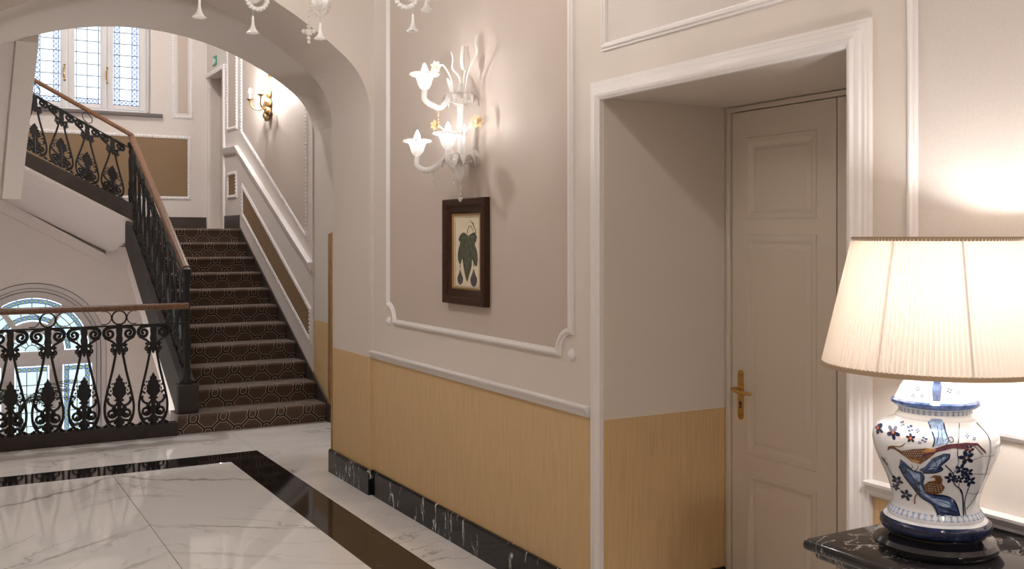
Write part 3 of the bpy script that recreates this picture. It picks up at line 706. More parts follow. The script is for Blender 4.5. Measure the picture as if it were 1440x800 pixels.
# tall upper panel around the gilt lamp
up = [(11.27, 4.9), (11.27, 2.78), (9.00, 1.60), (9.00, 4.9)]
field(ws, up, fS, 'panel_field'); beaded_frame('trim_10', up, fS, lab='white beaded panel moulding around the gilt wall lamp')
sm = [(11.90, 4.9), (11.90, 2.865), (11.49, 2.85), (11.49, 4.9)]
field(ws, sm, fS, 'panel_field'); beaded_frame('trim_11', sm, fS, lab='narrow white beaded panel moulding beside the landing door')
RAILP = [(-.045, 0), (-.045, .012), (-.028, .018), (-.020, .030), (.010, .034), (.030, .046), (.045, .046), (.050, .030), (.050, 0)]
struct(MB().sweep([(8.87, 1.33), (11.46, 2.59), (12.06, 2.61)], [(-w_, d_) for w_, d_ in RAILP][::-1] if False else RAILP, fS).build('trim_12', 'trim_white'), 'white dado rail climbing with the stairs')
br = [(11.24, 2.175), (11.24, 1.86), (8.90, .66), (8.90, .945)]
field(ws, br, fS, 'brown_panel'); beaded_frame('trim_13', br, fS, lab='white beaded frame around the long sloping brown panel')
sb = [(11.875, 2.338), (11.875, 2.073), (11.505, 2.073), (11.505, 2.338)]
field(ws, sb, fS, 'brown_panel'); beaded_frame('trim_14', sb, fS, lab='white beaded frame around the small brown panel')
bb = [(.35, 2.09), (2.745, 2.09), (2.745, 2.845), (.35, 2.845)]
field(wb, bb, fB, 'brown_panel'); beaded_frame('trim_15', bb, fB, lab='white beaded frame around the brown panel under the window')
bu = [(2.608, 3.15), (2.729, 3.15), (2.729, 4.9), (2.608, 4.9)]
field(wb, bu, fB, 'panel_field'); beaded_frame('trim_16', [(2.56, 3.10), (2.775, 3.10), (2.775, 4.95), (2.56, 4.95)], fB, lab='white beaded frame around the narrow tall panel beside the window')
# landing doorway: casing and door
c0, c1, cz = 12.09, 12.93, 3.60
struct(MB().sweep([(c0, LANDZ), (c0, cz), (c1, cz)], [(-.0, 0), (-.0, .02), (.03, .026), (.05, .02), (.055, 0)], fS).build('trim_17', 'trim_white'), 'white casing of the landing doorway')
d2 = struct(MB().box(SX+.16, SX+.20, c0+.002, c1-.002, LANDZ+.002, cz-.002).build('door_2', 'door_paint', smooth=False), 'cream door in the landing doorway')
for (z0, z1) in ((LANDZ+.15, LANDZ+.85), (LANDZ+1.0, LANDZ+1.75)):
    MB().sweep([(c0+.12, z0), (c1-.12, z0), (c1-.12, z1), (c0+.12, z1)], [(-.02, 0), (-.01, .008), (.01, .008), (.02, 0)], lambda u, v, d: (SX+.16-d, u, v), closed=True).build('panel_moulding', 'door_paint', d2)
ex = thing('exit_sign', 'small green and white exit sign above the landing doorway', 'sign', (SX-.001, 12.52, 3.705))
MB().box(SX-.012, SX-.001, 12.43, 12.61, 3.705, 3.815).build('plate', 'sign_green', ex, smooth=False)
MB().prism([(12.455, 3.755), (12.50, 3.79), (12.50, 3.768), (12.52, 3.768), (12.52, 3.742), (12.50, 3.742), (12.50, 3.72)], fS, .012, .0135).build('arrow', 'sign_white', ex, smooth=False)
MB().box(SX-.0135, SX-.012, 12.535, 12.595, 3.722, 3.798).build('doorway_mark', 'sign_white', ex, smooth=False)

# ------------------------------------------------------------------ upper window
w1 = struct(MB().box(UX0, UX1, BY+.155, BY+.16, UZ0, UZ0+.002).build('window_1', 'window_paint', smooth=False), 'three-casement leaded window above the landing')
YW = BY+.13
def frame_box(x0, x1, z0, z1, y0=YW-.03, y1=YW+.03): return MB().bbox(x0, x1, y0, y1, z0, z1, .006)
m = frame_box(UX0, UX0+.035, UZ0, UZ1); m.bbox(UX1-.035, UX1, YW-.03, YW+.03, UZ0, UZ1, .006); m.bbox(UX0, UX1, YW-.03, YW+.03, UZ0, UZ0+.03, .006); m.bbox(UX0, UX1, YW-.03, YW+.03, UZ1-.035, UZ1, .006)
m.build('window_frame', 'window_paint', w1)
gx = [(.985, 1.285), (1.435, 1.728), (1.868, 2.168)]; edges = [.926, 1.360, 1.798, 2.251]
GZ0, GZ1 = 3.205, 4.70
def pane(par, x0, x1, z0, z1, mat, y=None):
    y = YW if y is None else y
    return MB().box(x0, x1, y-.002, y+.002, z0, z1).build('pane', mat, par, smooth=False)
def lead_box(m, x0, x1, z0, z1, t=.0065, y=None):
    y = YW if y is None else y
    m.box(x0-t/2 if x0 == x1 else x0, x1+t/2 if x0 == x1 else x1, y-.005, y+.005, z0-t/2 if z0 == z1 else z0, z1+t/2 if z0 == z1 else z1)
def xlattice(m, x0, x1, z0, z1, n, vert, y=None, r=.0034):
    y = YW if y is None else y
    for i in range(n):
        if vert: a0 = z0+(z1-z0)*i/n; a1 = z0+(z1-z0)*(i+1)/n; q = [((x0, y-.003, a0), (x1, y-.003, a1)), ((x1, y-.003, a0), (x0, y-.003, a1))]
        else: a0 = x0+(x1-x0)*i/n; a1 = x0+(x1-x0)*(i+1)/n; q = [((a0, y-.003, z0), (a1, y-.003, z1)), ((a0, y-.003, z1), (a1, y-.003, z0))]
        for a, b in q: m.tube([a, b], r, 4, cap=False)
for ci, (x0, x1) in enumerate(gx):
    e0, e1 = edges[ci]+.003, edges[ci+1]-.003
    m = MB().bbox(e0, x0, YW-.045, YW+.01, UZ0+.035, UZ1-.04, .006).bbox(x1, e1, YW-.045, YW+.01, UZ0+.035, UZ1-.04, .006).bbox(x0, x1, YW-.045, YW+.01, UZ0+.035, GZ0, .006).bbox(x0, x1, YW-.045, YW+.01, GZ1, UZ1-.04, .006)
    cs = m.build('casement', 'window_paint', w1)
    ld = MB(); lb = MB(); nrow = 10; hrow = .138; zb0 = GZ0+.068
    if ci == 1:
        cols = [(x0, x0+.022), (x0+.022, (x0+x1)/2), ((x0+x1)/2, x1-.022), (x1-.022, x1)]
        for c in (x0+.022, (x0+x1)/2, x1-.022): lead_box(ld, c, c, GZ0, GZ1)
        xlattice(lb, x0+.024, x1-.024, GZ0+.012, zb0, 6, False)
    else:
        cols = [(x0, x0+.018), (x0+.018, x0+.078), (x0+.078, x1-.078), (x1-.078, x1-.018), (x1-.018, x1)]
        for c in (x0+.018, x0+.078, x1-.078, x1-.018): lead_box(lb, c, c, GZ0, GZ1, .006)
        xlattice(lb, x0+.018, x0+.078, GZ0+.01, GZ1, 25, True); xlattice(lb, x1-.078, x1-.018, GZ0+.01, GZ1, 25, True); xlattice(lb, x0+.08, x1-.08, GZ0+.012, zb0, 3, False)
    lead_box(ld, x0, x1, GZ0+.010, GZ0+.010); lead_box(ld, x0, x1, zb0, zb0)
    rows = [(GZ0, GZ0+.010), (GZ0+.010, zb0)]; z = zb0
    while z < GZ1-.01: rows.append((z, min(GZ1, z+hrow))); z += hrow; lead_box(ld, x0, x1, min(z, GZ1), min(z, GZ1))
    for (a, b) in cols:
        if b-a < .1: pane(cs, a, b, GZ0, GZ1, 'pane_clear')
        else:
            for (r0, r1) in rows: pane(cs, a, b, r0, r1, 'pane_clear')
    ld.build('lead_lines', 'lead', cs, smooth=False); lb.build('blue_lattice', 'lead_blue', cs, smooth=False, kind='stuff')
    if ci < 2:
        hx_ = edges[ci+1]+(-.035 if ci == 0 else -.0)
        hd = MB().tube(smooth_path([(hx_, YW-.045, 3.62), (hx_-.012, YW-.075, 3.60), (hx_-.012, YW-.075, 3.53), (hx_, YW-.045, 3.50)], 4), .008, 8).ball((hx_, YW-.05, 3.65), .014, 8).ball((hx_, YW-.05, 3.47), .014, 8)
        hd.build('window_handle', 'brass', cs)
struct(MB().bbox(UX0-.10, UX1+.135, BY-.05, BY+.10, UZ0-.045, UZ0-.003, .005).build('trim_18', 'sill_stone'), 'grey stone sill of the upper window')
# ------------------------------------------------------------------ lower arched window
YL = BY+.10
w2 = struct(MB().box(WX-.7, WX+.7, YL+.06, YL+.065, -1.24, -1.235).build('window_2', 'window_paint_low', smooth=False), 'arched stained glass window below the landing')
def ring_sector(m, r0, r1, a0, a1, y0, y1, n=24):
    for i in range(n):
        t0 = a0+(a1-a0)*i/n; t1 = a0+(a1-a0)*(i+1)/n
        P = [(WX+r*math.cos(t), WZ+r*math.sin(t)) for r, t in ((r0, t0), (r1, t0), (r1, t1), (r0, t1))]
        m.prism(P, lambda u, v, t: (u, t, v), y0, y1)
    return m
tri = MB(); ring_sector(tri, WR, .795, 0, PI, BY-.02, BY+.002, 40); tri.box(WX+WR, WX+.795, BY-.02, BY+.002, -1.25, WZ); tri.box(WX-.795, WX-WR, BY-.02, BY+.002, -1.25, WZ)
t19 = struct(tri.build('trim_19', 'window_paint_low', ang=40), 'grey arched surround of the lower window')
for (rg_, yy) in ((.798, BY-.004), (.742, BY-.012), (.70, BY+.046)):
    ap = [(WX+rg_, yy, -1.24)]+[(WX+rg_*math.cos(PI*i/40), yy, WZ+rg_*math.sin(PI*i/40)) for i in range(41)]+[(WX-rg_, yy, -1.24)]
    MB().tube(ap, .0045, 5).build('groove_shade', 'sill_stone', t19)  # dark tubes stand for the shade in the surround's grooves
m = MB(); ring_sector(m, .655, WR-.002, 0, PI, YL-.05, YL+.04, 40); ring_sector(m, .625, .655, 0, PI, YL-.03, YL+.03, 40)
m.box(WX+.655, WX+WR-.002, YL-.05, YL+.04, -1.25, WZ); m.box(WX-WR+.002, WX-.655, YL-.05, YL+.04, -1.25, WZ)
m.box(WX-.655, WX+.655, YL-.055, YL+.045, WZ-.10, WZ-.005)                     # transom
ring_sector(m, .225, .345, 0, PI, YL-.03, YL+.03, 26)                            # inner wood ring of the fanlight
for t in (PI*.313, PI*.687):
    d = .028; P = []
    for r, s in ((.34, -1), (.63, -1), (.63, 1), (.34, 1)): P.append((WX+r*math.cos(t)-s*d*math.sin(t), WZ+r*math.sin(t)+s*d*math.cos(t)))
    m.prism(P, lambda u, v, t_: (u, t_, v), YL-.03, YL+.03)
for x in (WX-.255, WX+.255): m.box(x-.068, x+.068, YL-.05, YL+.03, -1.15, .10)
m.box(WX-.655, WX+.655, YL-.05, YL+.03, -1.25, -1.15); m.box(WX-.655, WX+.655, YL-.05, YL+.03, .10, WZ-.10)
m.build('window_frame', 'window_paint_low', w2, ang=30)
LD2 = MB(); LB2 = MB()
def sector_pane(r0, r1, a0, a1, mat):
    m = MB(); ring_sector(m, r0, r1, a0, a1, YL-.002, YL+.002, max(2, int((a1-a0)/.08))); m.build('pane', mat, w2, smooth=False)
def pol(r, t, y=YL-.004): return (WX+r*math.cos(t), y, WZ+r*math.sin(t))
def arcline(m, r, a0, a1, tr=.0042): m.tube([pol(r, a0+(a1-a0)*i/20) for i in range(21)], tr, 4, cap=False)
for (a0, a1) in ((.02, PI*.313-.05), (PI*.313+.05, PI*.687-.05), (PI*.687+.05, PI-.02)):
    k = 4 if a1-a0 > 1 else 3
    for i in range(k):
        t0 = a0+(a1-a0)*i/k; t1 = a0+(a1-a0)*(i+1)/k
        sector_pane(.42, .50, t0, t1, 'pane_pale_dim'); sector_pane(.50, .565, t0, t1, 'pane_pale_dim'); sector_pane(.605, .63, t0, t1, 'pane_clear')
        if i: LD2.tube([pol(.42, t0), pol(.565, t0)], .0042, 4, cap=False); LD2.tube([pol(.605, t0), pol(.63, t0)], .0042, 4, cap=False)
    arcline(LD2, .50, a0, a1); arcline(LB2, .565, a0, a1, .004); arcline(LB2, .607, a0, a1, .004); arcline(LB2, .37, a0, a1, .004); arcline(LB2, .415, a0, a1, .004)
    for (rb0, rb1) in ((.565, .607), (.37, .415)):
        rm = (rb0+rb1)/2; nq = max(4, int((a1-a0)*rm/.047))
        sector_pane(rb0, rb1, a0, a1, 'pane_blue')
        for i in range(nq):
            t = a0+(a1-a0)*(i+.5)/nq; dt = (a1-a0)/nq*.46; hr = (rb1-rb0)/2*.95
            P = [(WX+r*math.cos(q), WZ+r*math.sin(q)) for r, q in ((rm-hr, t), (rm, t+dt), (rm+hr, t), (rm, t-dt))]
            MB().prism(P, lambda u, v, y: (u, y, v), YL-.006, YL-.003).build('pane', 'pane_yellow', w2, smooth=False)
sector_pane(.01, .22, .03, PI-.03, 'pane_pale_dim'); sector_pane(.345, .37, .02, PI-.02, 'pane_clear')
for i in range(1, 6): LD2.tube([pol(.07, PI*i/6), pol(.22, PI*i/6)], .0042, 4, cap=False)
arcline(LD2, .07, .03, PI-.03)
GT = .10; GB = -1.15
for (x0, x1) in ((WX-.655, WX-.323), (WX-.187, WX+.187), (WX+.323, WX+.655)):
    if x0 < WX-.3 or x1 > WX+.3: x0 += .004; x1 -= .004
    b0, b1_ = x0+.024, x0+.070
    ctr = abs((x0+x1)/2-WX) < .05
    zt0, zt1 = GT-.07, GT-.024
    pane(w2, x0, x1, GT-.024, GT, 'pane_clear', YL); pane(w2, x0, b0, GB, GT-.024, 'pane_clear', YL); pane(w2, x1-.024, x1, GB, GT-.024, 'pane_clear', YL)
    pane(w2, b0, x1-.024, zt0, zt1, 'pane_blue', YL)
    strips = [] if ctr else [(b0, b1_), (x1-.070, x1-.024)]
    nq = 4
    for i in range(nq if not ctr else 6):
        k = nq if not ctr else 6; a = b0+(x1-.024-b0)*(i+.5)/k; hw = (x1-.024-b0)/k*.46
        MB().prism([(a-hw, (zt0+zt1)/2), (a, zt0+.002), (a+hw, (zt0+zt1)/2), (a, zt1-.002)], lambda u, v, y: (u, y, v), YL-.006, YL-.003).build('pane', 'pane_yellow', w2, smooth=False)
    for (s0, s1) in strips:
        pane(w2, s0, s1, GB, zt0, 'pane_blue', YL); nv = 22
        for i in range(nv):
            a = GB+(zt0-GB)*(i+.5)/nv; hh = (zt0-GB)/nv*.46
            MB().prism([((s0+s1)/2, a-hh), (s1-.002, a), ((s0+s1)/2, a+hh), (s0+.002, a)], lambda u, v, y: (u, y, v), YL-.006, YL-.003).build('pane', 'pane_yellow', w2, smooth=False)
        lead_box(LB2, s0, s0, GB, GT, .006, YL); lead_box(LB2, s1, s1, GB, GT, .006, YL)
    i0, i1 = (b0, x1-.024) if ctr else (b1_, x1-.070)
    cols = 3 if ctr else 2; z = zt0
    while z > GB:
        z2 = max(GB, z-.16)
        for c in range(cols): pane(w2, i0+(i1-i0)*c/cols, i0+(i1-i0)*(c+1)/cols, z2, z, 'pane_pale_dim', YL)
        lead_box(LD2, i0, i1, z2, z2, .007, YL); z = z2
    for c in range(1, cols): lead_box(LD2, i0+(i1-i0)*c/cols, i0+(i1-i0)*c/cols, GB, zt0, .007, YL)
    for q in (b0, x1-.024): lead_box(LB2, q, q, GB, GT, .005, YL)
    lead_box(LB2, b0, x1-.024, zt0, zt0, .005, YL); lead_box(LB2, b0, x1-.024, zt1, zt1, .005, YL)
for (a0, a1) in ((.02, PI*.313-.05), (PI*.313+.05, PI*.687-.05), (PI*.687+.05, PI-.02)):
    for (rb0, rb1) in ((.565, .607), (.37, .415)):
        nq = max(4, int((a1-a0)*(rb0+rb1)/2/.047))
        for i in range(nq):
            t = a0+(a1-a0)*i/nq; t2 = a0+(a1-a0)*(i+1)/nq; tm = (t+t2)/2; rm = (rb0+rb1)/2
            for p_, q_ in (((rm, t), (rb1, tm)), ((rb1, tm), (rm, t2)), ((rm, t2), (rb0, tm)), ((rb0, tm), (rm, t))): LB2.tube([pol(*p_, YL-.007), pol(*q_, YL-.007)], .0028, 4, cap=False)
for (x0, x1) in ((WX-.651, WX-.327), (WX-.187, WX+.187), (WX+.327, WX+.651)):
    ctr = abs((x0+x1)/2-WX) < .05; b0 = x0+.024; k = 6 if ctr else 4; zt0, zt1 = GT-.07, GT-.024; zm = (zt0+zt1)/2; wq = (x1-.024-b0)/k
    for i in range(k):
        a = b0+wq*i
        for p_, q_ in (((a, zm), (a+wq/2, zt1)), ((a+wq/2, zt1), (a+wq, zm)), ((a+wq, zm), (a+wq/2, zt0)), ((a+wq/2, zt0), (a, zm))): LB2.tube([(p_[0], YL-.007, p_[1]), (q_[0], YL-.007, q_[1])], .0028, 4, cap=False)
    if not ctr:
        for s0 in (b0, x1-.070):
            s1 = s0+.046; sm_ = (s0+s1)/2; hh = (zt0-GB)/22
            for i in range(22):
                a = GB+hh*i
                for p_, q_ in (((sm_, a), (s1, a+hh/2)), ((s1, a+hh/2), (sm_, a+hh)), ((sm_, a+hh), (s0, a+hh/2)), ((s0, a+hh/2), (sm_, a))): LB2.tube([(p_[0], YL-.007, p_[1]), (q_[0], YL-.007, q_[1])], .0028, 4, cap=False)
LD2.build('lead_lines', 'lead', w2, smooth=False); LB2.build('blue_lines', 'lead_blue', w2, smooth=False, kind='stuff')
# ------------------------------------------------------------------ palm on the lower landing
pm = thing('potted_palm', 'dark palm with narrow fronds in front of the arched window', 'plant', (.80, 12.30, LZ))
MB().lathe([(.001, 0), (.11, 0), (.15, .26), (.16, .26), (.16, .30), (.145, .30), (.13, .25), (.001, .25)], (.80, 12.30, LZ), 24).build('pot', 'terracotta', pm)
MB().tube([(.80, 12.30, LZ+.24), (.805, 12.30, LZ+.7), (.80, 12.30, LZ+1.36)], lambda t: .03-.012*t, 8).build('stem', 'palm_green', pm)
for k in range(11):
    a = k*2.399; el = .5+.5*((k*37) % 10)/10; L_ = .52+.14*((k*13) % 7)/7
    d = Vector((math.cos(a), math.sin(a)*.8, 0)); base = Vector((.80, 12.30, LZ+1.34))
    rib = [base+d*(L_*t*math.cos(el*.6))+Vector((0, 0, L_*(math.sin(el)*t*1.25-.55*t*t))) for t in [i/12 for i in range(13)]]
    m = MB().tube(rib, lambda t: .006-.004*t, 5)
    side = Vector((-d.y, d.x, 0)).normalized()
    for i in range(2, 13):
        t = i/12; ll = .30*(1-abs(t-.4)*.8)
        for s in (-1, 1):
            p = rib[i]; q = p+side*(s*ll*.55)+d*(ll*.8)+Vector((0, 0, -.10*ll)); wv = (rib[i]-rib[i-1]).normalized()*.009
            mid = (p+q)/2+Vector((0, 0, .02)); m.add([p, mid+wv, q, mid-wv], [(0, 1, 2, 3)])
    m.build('frond', 'palm_green', pm)

# ------------------------------------------------------------------ murano glass helpers
def glass_cup(c, h=.06, r=.05, petals=10):
    def wob(a, rr, z): return 1+.09*math.cos(a*petals)*max(0, (z-.02)/h)
    m = MB(); q = r/.050; prof = [(.006, 0), (.016, .004), (.024, .014), (.028, .026), (.033, .038), (.042, .047), (.050, .050), (.055, .044), (.052, .042), (.046, .046), (.039, .042), (.030, .035), (.025, .025), (.020, .014), (.012, .008)]
    return m.lathe([(a*q, b*h/.05) for a, b in prof], c, 40, wob=wob)
def bulb_mb(c, h=.038, r=.011):
    return MB().lathe([(.001, 0), (r*.6, .001), (r, h*.25), (r*.95, h*.45), (r*.55, h*.75), (.001, h)], c, 8)
def bell(c_top, h=.062, r=.024):
    x, y, z = c_top
    def wob(a, rr, zz): return 1+(.10*math.cos(a*6) if zz < -.85*h else 0)
    return MB().lathe([(.0015, 0), (.004, -.002), (.0045, -h*.3), (.006, -h*.5), (.010, -h*.72), (.016, -h*.88), (r, -h), (r-.002, -h+.001), (.014, -h*.87), (.008, -h*.7), (.004, -h*.5)], c_top, 24, wob=wob)
def loop_beads(m, c, r, tilt, nb=18, rb=.006, zsc=1.15):
    for i in range(nb):
        a = 2*PI*i/nb; p = Vector((r*math.cos(a), 0, r*zsc*math.sin(a))); p.rotate(Matrix.Rotation(tilt, 3, 'Z')); m.ball(Vector(c)+p, rb, 6)
def flower(par, c, nrm, r=.022, mat='murano_white', name='flower'):
    n = Vector(nrm).normalized(); q = n.to_track_quat('Z', 'Y'); m = MB()
    for i in range(7):
        a = 2*PI*i/7; d = q @ Vector((math.cos(a), math.sin(a), 0)); t = q @ Vector((-math.sin(a), math.cos(a), 0)); c_ = Vector(c)
        m.add([c_+n*.002, c_+d*r*.6+t*r*.32+n*.007, c_+d*r+n*.010, c_+d*r*.6-t*r*.32+n*.007, c_+d*r*.55-n*.003], [(0, 1, 4), (1, 2, 4), (2, 3, 4), (3, 0, 4), (0, 1, 2), (0, 2, 3)])
    o = m.build(name, mat, par, ang=60); MB().ball(Vector(c)+n*.006, r*.34, 8).build('flower_centre', 'flower_gold', o); return o
def glass_leaf(m, path, wmax, axis):
    # flattened wavy leaf along a path
    P = [Vector(p) for p in path]; n = len(P); ax = Vector(axis).normalized(); vs = []; fs = []
    for i, p in enumerate(P):
        t = i/(n-1); wd = wmax*math.sin(PI*min(1, .12+t*.88))**.8; th = .0035
        nn = (P[min(n-1, i+1)]-P[max(0, i-1)]).normalized().cross(ax).normalized()
        vs += [p+ax*wd, p+nn*th, p-ax*wd, p-nn*th]
    for i in range(n-1):
        for k in range(4): a = i*4; fs.append((a+k, a+(k+1) % 4, a+4+(k+1) % 4, a+4+k))
    fs += [(0, 1, 2, 3), tuple(range(4*n-4, 4*n))]
    return m.add(vs, fs)
# ------------------------------------------------------------------ chandelier
th_ = math.atan2(810, 1420)
fw = Vector((math.sin(th_), math.cos(th_), 0)); rt = Vector((math.cos(th_), -math.sin(th_), 0))
CC = Vector((1.15, 3.41, 0))
ch = thing('chandelier', 'white blown glass chandelier with bell drops hanging in the corridor', 'chandelier', (CC.x, CC.y, CH))
cz0 = 2.50
MB().lathe([(.001, CH), (.07, CH), (.075, CH-.02), (.05, CH-.04), (.012, CH-.05), (.010, 3.1), (.03, 3.06), (.045, 3.0), (.02, 2.94), (.018, 2.86), (.05, 2.80), (.07, 2.74), (.075, 2.68), (.05, 2.62), (.001, 2.60)], CC, 24).build('stem', 'murano_white', ch)
MB().lathe([(.001, 2.60), (.06, 2.60), (.12, 2.64), (.15, 2.68), (.145, 2.685), (.11, 2.65), (.05, 2.615), (.001, 2.612)], CC, 32, wob=lambda a, r, z: 1+.06*math.cos(a*12)).build('bowl', 'murano_white', ch)
for k in range(8):
    a = math.radians((-12, 39, 98, 135, 177, 222, 266, 308)[k])
    d = rt*math.cos(a)+fw*math.sin(a); R_ = .41
    E_ = CC+d*R_
    arm = bez(CC+d*.05+Vector((0, 0, 2.66)), CC+d*.18+Vector((0, 0, 2.86)), CC+d*.24+Vector((0, 0, 2.40)), E_+Vector((0, 0, 2.52)), 14)
    arm = [*arm, E_+d*.025+Vector((0, 0, 2.57)), E_+d*.028+Vector((0, 0, 2.61))]
    ao = MB().tube(arm, .012, 8).build('arm', 'murano_white', ch)
    top = E_+d*.028+Vector((0, 0, 2.61)); glass_cup(top, .06, .052).build('candle_cup', 'murano_white', ao)
    cdl = MB().lathe([(.011, 0), (.011, .075), (.001, .076)], top+Vector((0, 0, .01)), 10).build('candle_sleeve', 'murano_white', ao)
    bulb_mb(top+Vector((0, 0, .087)), .045, .013).build('bulb', 'bulb_chandelier', ao)
    bt = E_+Vector((0, 0, 2.438)); bl = bell(bt, .064, .0245).build('bell_drop', 'murano_white', ao)
    MB().tube([bt, E_+Vector((0, 0, 2.50))], .0016, 5).build('drop_wire', 'murano_clear', ao)
    MB().lathe([(.001, 2.485), (.014, 2.488), (.027, 2.50), (.033, 2.518), (.028, 2.535), (.014, 2.545), (.001, 2.546)], E_, 20, wob=lambda a, r, z: 1+.06*math.cos(a*8)).build('glass_boss', 'murano_white', ao)
    if k % 2 == 1 or k == 2:
        m = MB(); loop_beads(m, E_-d*.03+Vector((0, 0, 2.505)), .040, math.atan2(rt.y, rt.x)+.2*k, 20, .011 if k in (1, 3) else .0065)
        m.build('bead_garland', 'murano_white' if k in (1, 3) else 'murano_clear', ao, kind='stuff')
    else:
        m = MB(); loop_beads(m, E_-d*.02+Vector((0, 0, 2.53)), .030, math.atan2(rt.y, rt.x), 16, .0055); m.build('bead_garland', 'murano_clear', ao, kind='stuff')
    if k == 2:
        pc = E_-rt*.045+Vector((0, 0, 2.40)); m = MB()
        for dx, dz, r in ((0, 0, .016), (.019, .004, .010), (-.019, .004, .010), (0, .022, .009), (0, -.022, .009), (0, -.038, .0075)): m.ball(pc+rt*dx+Vector((0, 0, dz)), r, 8, (1, .6, 1))
        for i in range(6): m.ball(pc+Vector((0, 0, .03+.011*i)), .004, 6)
        m.build('quatrefoil_drop', 'murano_clear', ao)
    lf_ = MB(); glass_leaf(lf_, bez(CC+d*.10+Vector((0, 0, 2.72)), CC+d*.2+Vector((0, 0, 2.95)), CC+d*.26+Vector((0, 0, 2.95)), CC+d*.30+Vector((0, 0, 2.82)), 8), .022, Vector((-d.y, d.x, 0))); lf_.build('glass_leaf', 'murano_white', ch)

# ------------------------------------------------------------------ white glass wall sconce
SY = 4.53; SO = RW-.085
sc = thing('wall_sconce', 'white blown glass wall sconce with three lit cups above the fig picture', 'wall lamp', (RW-.01, SY, 2.1))
MB().lathe([(.03, 0), (.045, .004), (.045, .010), (.03, .016), (.012, .02), (.012, .07)], (RW, SY, 2.00), 16, Matrix.Rotation(-PI/2, 3, 'Y')).build('wall_plate', 'murano_white', sc)
MB().lathe([(.001, 1.885), (.006, 1.888), (.014, 1.90), (.022, 1.93), (.030, 1.955), (.022, 1.962), (.018, 1.97), (.016, 2.00), (.013, 2.05), (.016, 2.15), (.013, 2.22), (.020, 2.28), (.016, 2.33), (.010, 2.37), (.001, 2.375)], (SO, SY, 0), 18).build('stem', 'murano_white', sc)
MB().lathe([(.014, 1.968), (.044, 1.972), (.070, 1.985), (.084, 2.008), (.079, 2.010), (.062, 1.992), (.03, 1.980), (.014, 1.976)], (SO, SY, 0), 36, wob=lambda a, r, z: 1+.08*math.cos(a*12)).build('lower_bowl', 'murano_clear', sc)
MB().lathe([(.014, 2.268), (.040, 2.272), (.064, 2.285), (.074, 2.312), (.070, 2.314), (.056, 2.294), (.03, 2.282), (.014, 2.276)], (SO, SY, 0), 36, wob=lambda a, r, z: 1+.08*math.cos(a*12)).build('upper_bowl', 'murano_clear', sc)
def sconce_arm(out, dy, zc, zs):
    b_ = Vector((SO, SY, zs)); e = Vector((RW-out, SY+dy, zc))
    h = Vector((e.x-b_.x, e.y-b_.y, 0)); L_ = h.length; h.normalize()
    arm = smooth_path([b_+h*.01, b_+h*(L_*.3)+Vector((0, 0, .02)), b_+h*(L_*.55)+Vector((0, 0, -.025)), b_+h*(L_*.8)+Vector((0, 0, zc-zs-.07)), e+Vector((0, 0, -.045)), e], 5)
    ao = MB().tube(arm, .014, 10).build('arm', 'murano_white', sc)
    m = MB()
    for i in range(0, len(arm)-4, 2):
        for s in (-1, 1): m.ball(arm[i]+Vector((0, 0, s*.013)), .006, 6)
    m.build('beads', 'murano_clear', ao, kind='stuff')
    cup = glass_cup(e, .085, .066, 9).build('candle_cup', 'murano_white', ao)
    MB().lathe([(.010, 0), (.010, .062), (.001, .063)], e+Vector((0, 0, .008)), 10).build('candle_sleeve', 'murano_white', ao)
    bulb_mb(e+Vector((0, 0, .072)), .062, .017).build('bulb', 'bulb_sconce', ao)
    p = b_+h*(L_*.62)+Vector((0, 0, -.03)); m = MB()
    for i in range(6): m.ball(p+Vector((0, 0, -.011-.0115*i)), .0045+.0012*(i % 3), 6)
    m.ball(p+Vector((0, 0, -.088)), .011, 8, (.8, .8, 1.2)); m.build('drop', 'murano_gold' if dy == 0 else 'murano_clear', ao)
    return e
sconce_arm(.281, .0, 2.325, 2.27); sconce_arm(.240, .177, 2.013, 1.985); sconce_arm(.240, -.177, 2.02, 1.985)
# upright leaves, flower stems and a clear bud at the top
YV = Vector((0, 1, 0))
for i, (pts, wd, mt) in enumerate(((
    [(SO, SY-.05, 2.30), (SO, SY-.075, 2.40), (SO, SY-.13, 2.46), (SO, SY-.175, 2.50), (SO, SY-.165, 2.55), (SO, SY-.185, 2.60)], .010, 'murano_white'),
    ([(SO, SY-.01, 2.30), (SO, SY+.01, 2.40), (SO, SY+.09, 2.46), (SO, SY+.085, 2.51), (SO, SY+.105, 2.55)], .010, 'murano_white'),
    ([(SO-.01, SY+.05, 2.30), (SO-.02, SY+.07, 2.37), (SO-.03, SY+.09, 2.41)], .026, 'murano_white'),
    ([(SO-.01, SY-.06, 2.0), (SO-.02, SY-.08, 2.09), (SO-.02, SY-.09, 2.16)], .018, 'murano_white'),
    ([(SO-.02, SY+.05, 2.0), (SO-.03, SY+.07, 2.09), (SO-.03, SY+.06, 2.17)], .018, 'murano_white'))):
    m = MB(); glass_leaf(m, smooth_path(pts, 5), wd, YV); m.build('glass_leaf', mt, sc, ang=50)
MB().tube(smooth_path([(SO, SY-.03, 2.30), (SO, SY-.04, 2.40), (SO, SY-.06, 2.44)], 5), .004, 6).build('bud_stem', 'murano_white', sc)
MB().lathe([(.001, 2.425), (.018, 2.44), (.026, 2.47), (.024, 2.51), (.018, 2.54), (.02, 2.55), (.001, 2.552)], (SO, SY-.05, 0), 16, wob=lambda a, r, z: 1+.07*math.cos(a*8)).build('clear_bud', 'murano_clear', sc)
s1 = MB().tube(smooth_path([(SO-.01, SY+.03, 2.30), (SO-.02, SY+.06, 2.40), (SO-.04, SY+.11, 2.475), (SO-.05, SY+.15, 2.475)], 5), .0045, 6).build('flower_stem', 'murano_white', sc)
flower(sc, (SO-.055, SY+.16, 2.475), (-.8, -.5, -.1), .034)
